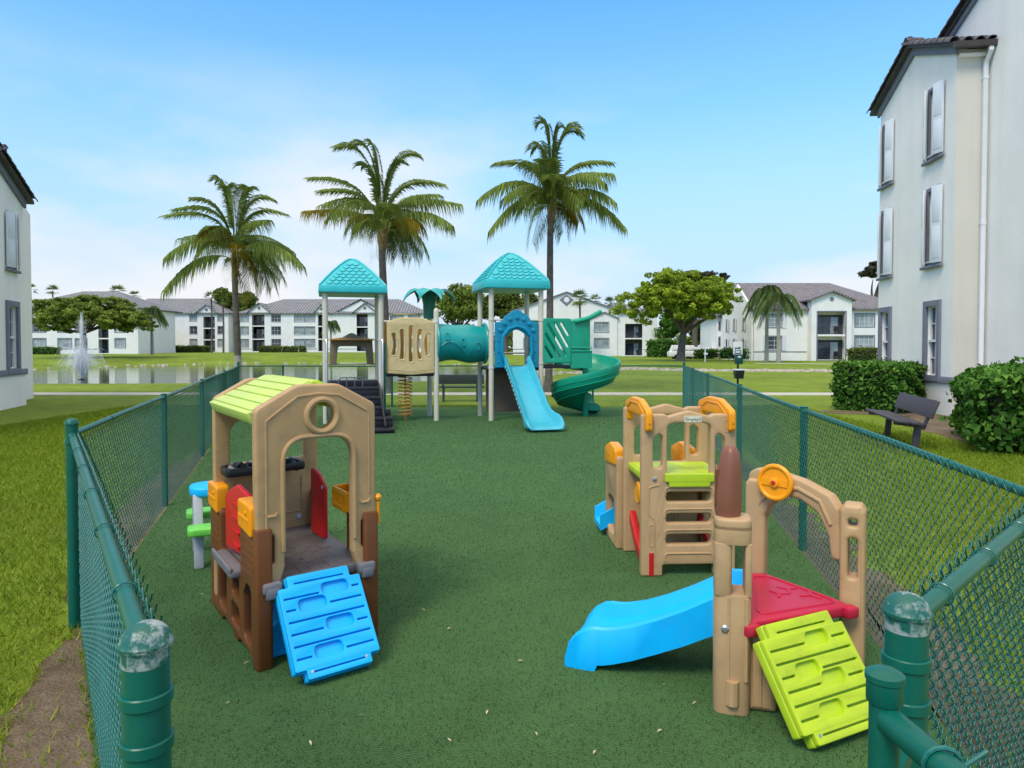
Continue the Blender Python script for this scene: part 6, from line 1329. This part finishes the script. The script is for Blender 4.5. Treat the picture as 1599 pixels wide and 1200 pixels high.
# ---------------------------------------------------------------- the two near buildings (projecting window bays)
def bay_building(name, label, O, ang, Lw, ze, zp, wins, band_z, roof_over, main, side_end, main_z, tiles=True):
    """local x along the window wall, y outward; wins: (s0,s1,z0,z1,kind)"""
    th = thing(name, label, 'building', (*O,0), ang)
    holes = []
    for s0,s1,z0,z1,kind in wins: holes.append(rect(s0,s1,z0,z1))
    mb = MB(); mb.panel([(0,-0.3),(Lw,-0.3),(Lw,ze),(Lw/2,zp),(0,ze)], holes, 0.22, 0.0005, O=(0,-0.11,0), res=0); mb.build('bay_wall', WHITE, th, smooth=False)
    for x in (0.0, Lw):
        mb = MB(); sg = 1 if x == 0 else -1; mb.bx(x-sg*0.012,x+sg*0.2,-0.004,main-0.001,-0.3,ze-0.02); mb.build('bay_side_wall', WARMSIDE if x == side_end else WHITE, th, smooth=False)
    # main wall and body
    mb = MB(); mb.panel([(p[0],p[1]) for p in main_z], [], 0.25, 0.0005, O=(0,main-0.125,0), res=0); mb.build('main_wall', WHITE, th, smooth=False)
    zmin = min(p[1] for p in main_z if p[1] > 1); xs_ = [p[0] for p in main_z]
    mb = MB(); mb.bx(min(xs_)+0.02,max(xs_)-0.02,main-9,main-0.26,-0.3,zmin-0.05); mb.build('rear_wall', WHITE, th, smooth=False)
    mb = MB(); mb.bx(-0.04,Lw+0.04,0.003,0.045,band_z-0.17,band_z); mb.bx(-0.045,-0.003,main,0.0,band_z-0.17,band_z) ; mb.build('belt_band', TRIM, th, bevel=0.006)
    for s0,s1,z0,z1,kind in wins:
        if kind == 'sash':
            wn = window(th,s0,s1,z0,z1,y=0,sgn=1,pane=PANE,cols=2,rows=4,trim=0.15,proud=0.06,depth=0.12,bar=0.022)
            mb = MB(); zm = (z0+z1)/2; mb.bx(s0+0.03,s1-0.03,-0.07,-0.02,zm-0.03,zm+0.03); mb.build('meeting_rail', ALU, wn)
        else:
            wn = window(th,s0,s1,z0,z1,y=0,sgn=1,pane=PANE,cols=1,rows=2,trim=0.10,proud=0.04,depth=0.12,bar=0.025)
            mb = MB(); mb.bx(s0-0.28,s1+0.28,0.035,0.10,z0-0.17,z0-0.095); mb.build('sill', TRIM, wn, bevel=0.006)
            mb = MB(); mb.bx(s0-0.02,s1+0.02,0.052,0.075,z0-0.02,z0+0.02); mb.build('bottom_rail', SHUT, wn)
            for sd_ in (-1,1):
                hx = s0-0.24 if sd_ < 0 else s1+0.24; w_ = 0.32; a_ = R(20)
                M_ = Matrix.Translation((hx,0.055,0)) @ Matrix.Rotation(a_ if sd_ < 0 else math.pi-a_,4,'Z'); mb = MB(); mb.bx(0,w_,-0.018,0.018,z0-0.06,z1+0.06,M=M_)
                mb.bx(0.04,w_-0.04,-0.026,0.026,z0+0.05,(z0+z1)/2-0.05,M=M_); mb.bx(0.04,w_-0.04,-0.026,0.026,(z0+z1)/2+0.05,z1-0.05,M=M_); mb.build('shutter', SHUT, wn, bevel=0.004)
    # bay roof, rake board, tiles
    k = (zp-ze)/(Lw/2); ov = roof_over; up = 0.10
    mb = MB()
    for sg, xe in ((-1,-ov),(1,Lw+ov)):
        q = [V(xe,0.22,ze-k*ov+up),V(Lw/2,0.22,zp+up),V(Lw/2,main-4,zp+up),V(xe,main-4,ze-k*ov+up)]
        mb.add(q+[p+V(0,0,0.09) for p in q], [(0,1,2,3),(7,6,5,4),(0,4,5,1),(1,5,6,2),(2,6,7,3),(3,7,4,0)])
    rf = mb.build('roof', TILE, th, smooth=False)
    mb = MB()
    for sg, xe in ((-1,-ov*0.3),(1,Lw+ov*0.3)):
        q = [V(xe,0.0,ze-k*ov*0.3-0.12),V(Lw/2,0.0,zp-0.12),V(Lw/2,0.0,zp+up),V(xe,0.0,ze-k*ov*0.3+up)]
        mb.add([p+V(0,0.005,0) for p in q]+[p+V(0,0.07,0) for p in q], [(0,1,2,3),(7,6,5,4),(0,4,5,1),(1,5,6,2),(2,6,7,3),(3,7,4,0)])
    mb.build('rake_board', TRIM, th, smooth=False)
    # barrel tile: half pipe, slightly tapered, along local +x
    tm = MB(); secs = []
    for xx, rr in ((0,0.125),(0.46,0.10)): secs.append([V(xx,rr*math.cos(a),rr*math.sin(a)) for a in [math.pi*i/8 for i in range(9)]] + [V(xx,(rr-0.02)*math.cos(a),(rr-0.02)*math.sin(a)) for a in [math.pi*(8-i)/8 for i in range(9)]])
    tm.loft(secs); src = None
    def put(p, slope, yaw, par):
        nonlocal src
        if src is None: src = tm.build('tile', TILE, par, ang=50); o = src
        else: o = share(src,'tile',par)
        o.location = p; o.rotation_euler = (Matrix.Rotation(yaw,3,'Z') @ Matrix.Rotation(slope,3,'Y')).to_euler()
    sl = math.atan(k); n = int((Lw/2+ov)/math.cos(sl)/0.36)
    for i in range(n+1):
        dx = i*0.36*math.cos(sl)
        for yy in (0.20,):
            put(V(-ov+dx,yy,ze-k*ov+up+0.085+dx*k),-sl,0,rf); put(V(Lw+ov-dx,yy,ze-k*ov+up+0.085+dx*k),-sl,math.pi,rf)
    put(V(Lw/2-0.1,0.30,zp+up+0.12),0,-math.pi/2,rf)
    for i in range(4):
        for j in range(6):
            dx = j*0.36*math.cos(sl); yy = -0.10-0.27*i
            put(V(-ov+dx-0.02,yy,ze-k*ov+up+0.06+dx*k),-sl,0,rf)
            if j < 3: put(V(Lw+ov-dx+0.02,yy,ze-k*ov+up+0.06+dx*k),-sl,math.pi,rf)
    return th, rf, put
NR = (10.83,17.03); aR = math.atan2(0.992,0.123)
mz = [(-11,-0.3),(4.4,-0.3),(4.4,9.15),(-2.5,11.55),(-11,8.6)]
th, rf, put = bay_building('three_storey_building', 'white three storey stucco building with shuttered narrow windows and white downspout', NR, aR, 4.55, 8.95, 9.85,
    [(0.70,1.30,0.97,2.76,'sash'),(3.68,4.26,0.97,2.76,'sash'),(0.74,1.30,3.92,5.76,'sh'),(3.72,4.24,3.92,5.76,'sh'),(0.74,1.30,6.68,8.36,'sh'),(3.72,4.24,6.68,8.36,'sh')], 0.96, 0.30, -0.72, 0.0, mz)
k = (11.55-9.15)/6.9; sl = math.atan(k)
mb = MB(); q = [V(4.6,-0.60,9.15-k*0.2),V(-2.5,-0.60,11.55),V(-2.5,-6,11.55),V(4.6,-6,9.15-k*0.2)]; mb.add(q+[p+V(0,0,0.12) for p in q],[(0,1,2,3),(7,6,5,4),(0,4,5,1),(1,5,6,2),(2,6,7,3),(3,7,4,0)]); mr = mb.build('main_roof', TILE, th, smooth=False)
for i in range(32):
    dx = i*0.36*math.cos(sl)
    if dx < 7.0: put(V(4.6-dx,-0.58,9.15-k*0.2+0.11+dx*k),-sl,math.pi,mr)
mb = MB(); q = [V(4.5,-0.715,8.98),V(-2.5,-0.715,11.37),V(-2.5,-0.715,11.54),V(4.5,-0.715,9.11)]; mb.add(q+[p+V(0,0.06,0) for p in q],[(0,1,2,3),(7,6,5,4),(0,4,5,1),(1,5,6,2),(2,6,7,3),(3,7,4,0)]); mb.build('rake_board', TRIM, th, smooth=False)
mb = MB(); gx = -0.36; mb.panel([(0,0),(0.13,0.0),(0.15,0.13),(-0.02,0.13)],[],0.95,0.004,O=(gx-0.02,-0.26,8.86),U=(1,0,0),W=(0,0,1)); mb.build('gutter', mat('dark brown gutter', (0.05,0.04,0.04),0.5), th, smooth=False)
mb = MB(); mb.bx(-0.12,-0.003,-0.60,-0.02,8.72,8.80); mb.build('soffit', WHITE, th)
mb = MB(); pts = [(gx+0.05,8.86),(gx+0.05,8.76),(-0.12,8.58),(-0.09,8.48),(-0.09,0.30),(-0.14,0.12),(-0.30,0.06)]
mb.loft([[V(x-0.045,-0.66,z),V(x+0.045,-0.66,z),V(x+0.045,-0.56,z),V(x-0.045,-0.56,z)] for x,z in pts]); ds = mb.build('downspout', ALU, th, bevel=0.01)
for z in (0.9,4.7,8.2): mb = MB(); mb.box((-0.09,-0.61,z),(0.105,0.115,0.05)); mb.build('strap', ALU, ds)
QL = (-14.42,20.5); aL = math.atan2(-0.951,0.308)
bay_building('two_storey_villa', 'white two storey stucco building with shuttered upper window and dark tiled gable by the lake', QL, aL, 4.5, 5.95, 6.75,
    [(0.68,1.33,1.10,2.85,'sash'),(0.80,1.22,3.98,5.40,'sh'),(3.1,3.7,1.10,2.85,'sash'),(3.2,3.6,3.98,5.40,'sh')], 1.07, 0.25, -0.72, 0.0, [(-3,-0.3),(11,-0.3),(11,6.0),(4,8.6),(-3,6.1)])

# ---------------------------------------------------------------- far planting, cars, post, stones, fountain
def far_hedge(label, a, b_, top, bot, d, m=LEAF_D, seed=0, dep=1.2, size=0.16, dens=70): return hedge(label, X_(a,d), X_(b_,d), d-dep/2, d+dep/2, Z_(bot,d)-0.1, Z_(top,d)-Z_(bot,d)+0.1, m, seed, size=size, dens=dens)
far_hedge('low dark clipped hedge at the foot of the long lakeside block', 40, 92, 543, 553, 121, seed=61)
far_hedge('long low clipped hedge at the foot of the white lakeside wing', 255, 329, 541, 551, 146, LEAF_M, seed=62)
far_hedge('longest of three clipped hedges before the bright white block', 404, 440, 541, 550.5, 148, LEAF_M, seed=63)
far_hedge('middle one of three clipped hedges before the bright white block', 441.5, 465, 541.5, 550.5, 148, LEAF_M, seed=64)
far_hedge('shortest of three clipped hedges before the bright white block', 467.5, 477.5, 541, 550, 148, LEAF_M, seed=65)
far_hedge('dark rounded shrubbery beside the gabled block and the forked tree trunk', 1014, 1054, 533, 557, 112, LEAF_D, seed=66, dep=3, size=0.22)
far_hedge('low dark hedge in front of the parked cars', 1086, 1120, 547, 558.5, 92, LEAF_D, seed=67)
far_hedge('dark hedge at the foot of the low tile roofed wing', 1124, 1166, 546, 560, 84, LEAF_D, seed=68)
far_hedge('square clipped hedge under the windows beside the balcony bay', 1325, 1369, 544.5, 563, 83, LEAF_M, seed=69)
def car(label, px, d, col, L_=4.7, hh=1.75):
    z0 = float(gz(X_(px,d), d)); c = thing('parked_car', label, 'car', (X_(px,d),d,z0), 0, 'cars parked beyond the trees'); m = mat('car paint', col, 0.25, 0.02, 2, coat=0.6)
    def sec(y, s): return [V(x*L_/2*s, y, z*hh) for x, z in ((-1,0.16),(1,0.16),(1,0.46),(0.93,0.54),(-0.93,0.56),(-1,0.50))]
    mb = MB(); mb.loft([sec(-0.9,0.97),sec(-0.8,1.0),sec(0.8,1.0),sec(0.9,0.97)]); mb.build('body', m, c, bevel=0.06)
    def cab(y, s): return [V(x*L_/2*s, y, z*hh) for x, z in ((-0.88,0.54),(0.62,0.54),(0.36,0.96),(-0.74,0.98))]
    mb = MB(); mb.loft([cab(-0.86,1),cab(-0.72,0.96),cab(0.72,0.96),cab(0.86,1)]); cb = mb.build('cabin', m, c, bevel=0.05)
    for x0,x1 in ((-0.78,-0.40),(-0.36,0.05),(0.08,0.42)):
        mb = MB(); mb.add([V(x0*L_/2,-0.87,0.60*hh),V(x1*L_/2,-0.87,0.60*hh),V((x1-0.06)*L_/2,-0.80,0.90*hh),V((x0+0.05)*L_/2,-0.80,0.90*hh)],[(0,1,2,3)]); mb.build('side_window', PANE, cb)
    for x in (-0.62,0.62):
        for y in (-0.80,0.80): mb = MB(); mb.lathe([(0.30,-0.1),(0.34,-0.08),(0.34,0.08),(0.30,0.1)],16,M=Matrix.Translation((x*L_/2,y,0.34))@Matrix.Rotation(R(90),4,'X')); mb.build('wheel', RUBBER, c)
car('white parked van partly hidden by the forked tree trunk', 1071, 98, (0.75,0.75,0.76), 5.0, 2.0)
car('pale silver parked car between the tree trunks', 1091, 101, (0.55,0.57,0.6), 4.5, 1.75)
car('small white parked car beside the thin white post', 1109, 103, (0.75,0.75,0.74), 4.2, 1.7)
car('white parked car at the edge of the low wing', 1117, 99, (0.7,0.7,0.7), 4.4, 1.6)
sp = thing('sign_post', 'thin white post with a small notice plate by the far path', 'post', (X_(1101,80),80,float(gz(X_(1101,80),80)))); mb = MB(); mb.box((0,0,0.95),(0.10,0.10,2.0)); mb.build('post', SHUT, sp); mb = MB(); mb.box((0.05,-0.07,0.95),(0.45,0.03,0.22)); mb.build('notice_plate', SHUT, sp)
# stones along the shore and in the dip
r = np.random.default_rng(5); sv, sf = [], []
def stone(x, y, z, s):
    b0_ = len(sv); k_ = []
    for a in range(6): k_.append((x+s*math.cos(a*1.047)*r.uniform(.7,1.2), y+s*math.sin(a*1.047)*r.uniform(.7,1.2), z-0.05))
    for a in range(6): k_.append((x+s*0.7*math.cos(a*1.047+.3)*r.uniform(.7,1.2), y+s*0.7*math.sin(a*1.047+.3)*r.uniform(.7,1.2), z+s*r.uniform(0.3,0.6)))
    sv.extend(k_)
    for a in range(6): c_ = (a+1) % 6; sf.extend([(b0_+a,b0_+c_,b0_+6+c_),(b0_+a,b0_+6+c_,b0_+6+a)])
    for a in range(1,5): sf.append((b0_+6,b0_+6+a,b0_+7+a))
n = len(LAKE)
for i in range(n-1):
    a, c = LAKE[i], LAKE[i+1]; far = a[1] > 50; m_ = int(np.hypot(*(c-a))*(1.1 if far else 0.4))
    for j in range(m_):
        p = a+(c-a)*r.uniform(); stone(p[0]+r.normal(0,0.5), p[1]+r.normal(0,0.5), LAKE_Z+r.uniform(-0.05,0.12), r.uniform(0.10,0.30))
for j in range(520):
    x = r.uniform(5,27); y = 60-0.42*(x-5)+r.normal(0,1.5); stone(x, y, float(gz(x,y)), r.uniform(0.10,0.36))
o = raw('shore_stones', np.array(sv), np.array(sf), STONE); tag(o, 'strip of pale rubble stones along the lake shore', 'stones', kind='stuff')
# distant wood closing the view
C = []; 
for i in range(620):
    x = r.uniform(-210,190); C.append([x, r.uniform(205,222), r.uniform(1.0,7.5+2*math.sin(x*0.09)+1.5*math.sin(x*0.31))])
o = leaf_cloud('distant_wood', np.array(C), r.uniform(2.2,3.4,620), 42, 0.75, LEAF_M, None, 0.8, 77); tag(o, 'distant mass of green trees behind the lakeside blocks', 'wood', kind='stuff')
# fountain
fd = (EYE-LAKE_Z)*FPX/(593-HZ); ft = thing('fountain', 'white water jet fountain with spreading spray in the lake', 'fountain', (X_(128,fd),fd,LAKE_Z))
mb = MB(); mb.lathe([(0.25,-0.1),(0.3,-0.02),(0.3,0.03),(0.12,0.06),(0.06,0.12)],18); mb.build('float', RUBBER, ft)
rr = random.Random(4); mb = MB()
for i in range(60):
    h = rr.uniform(1.6,5.0); a = rr.uniform(0,6.28); sp_ = rr.uniform(0.02,0.22)*(1.2-h/5.5); pts = [V(math.cos(a)*sp_*t*3, math.sin(a)*sp_*t*3, 0.1+h*(2*t-t*t)) for t in (j/7 for j in range(8))]
    mb.tube(pts, [0.016*(1-j/9)+0.005 for j in range(8)], 4, cap=False)
mb.build('jet', SPRAY, ft)
mb = MB()
for i in range(320):
    a = rr.uniform(0,6.28); L_ = rr.uniform(0.5,2.6); h = rr.uniform(0.9,2.4); t1 = rr.uniform(0.55,1.0); pts = [V(math.cos(a)*L_*t, math.sin(a)*L_*t, 0.1+4*h*t*(1-t)) for t in (t1*j/9 for j in range(10))]
    mb.tube(pts, [0.014*(1-j/14) for j in range(10)], 3, cap=False)
mb.build('spray', SPRAY, ft)
pts = []
dv, df = [], []
for i in range(2600):
    a = rr.uniform(0,6.28); h = rr.uniform(0,4.4)**1.0; q = abs(rr.gauss(0,0.42))*(1.15-h/6.5)+0.05; c = (math.cos(a)*q, math.sin(a)*q, h); s = rr.uniform(0.008,0.024); b0_ = len(dv)
    dv += [(c[0]+s,c[1],c[2]-s),(c[0]-s,c[1]+s,c[2]-s),(c[0]-s,c[1]-s,c[2]-s),(c[0],c[1],c[2]+s)]; df += [(b0_,b0_+1,b0_+3),(b0_+1,b0_+2,b0_+3),(b0_+2,b0_,b0_+3)]
o = raw('droplets', np.array(dv), np.array(df), SPRAY, ft); o['kind'] = 'stuff'
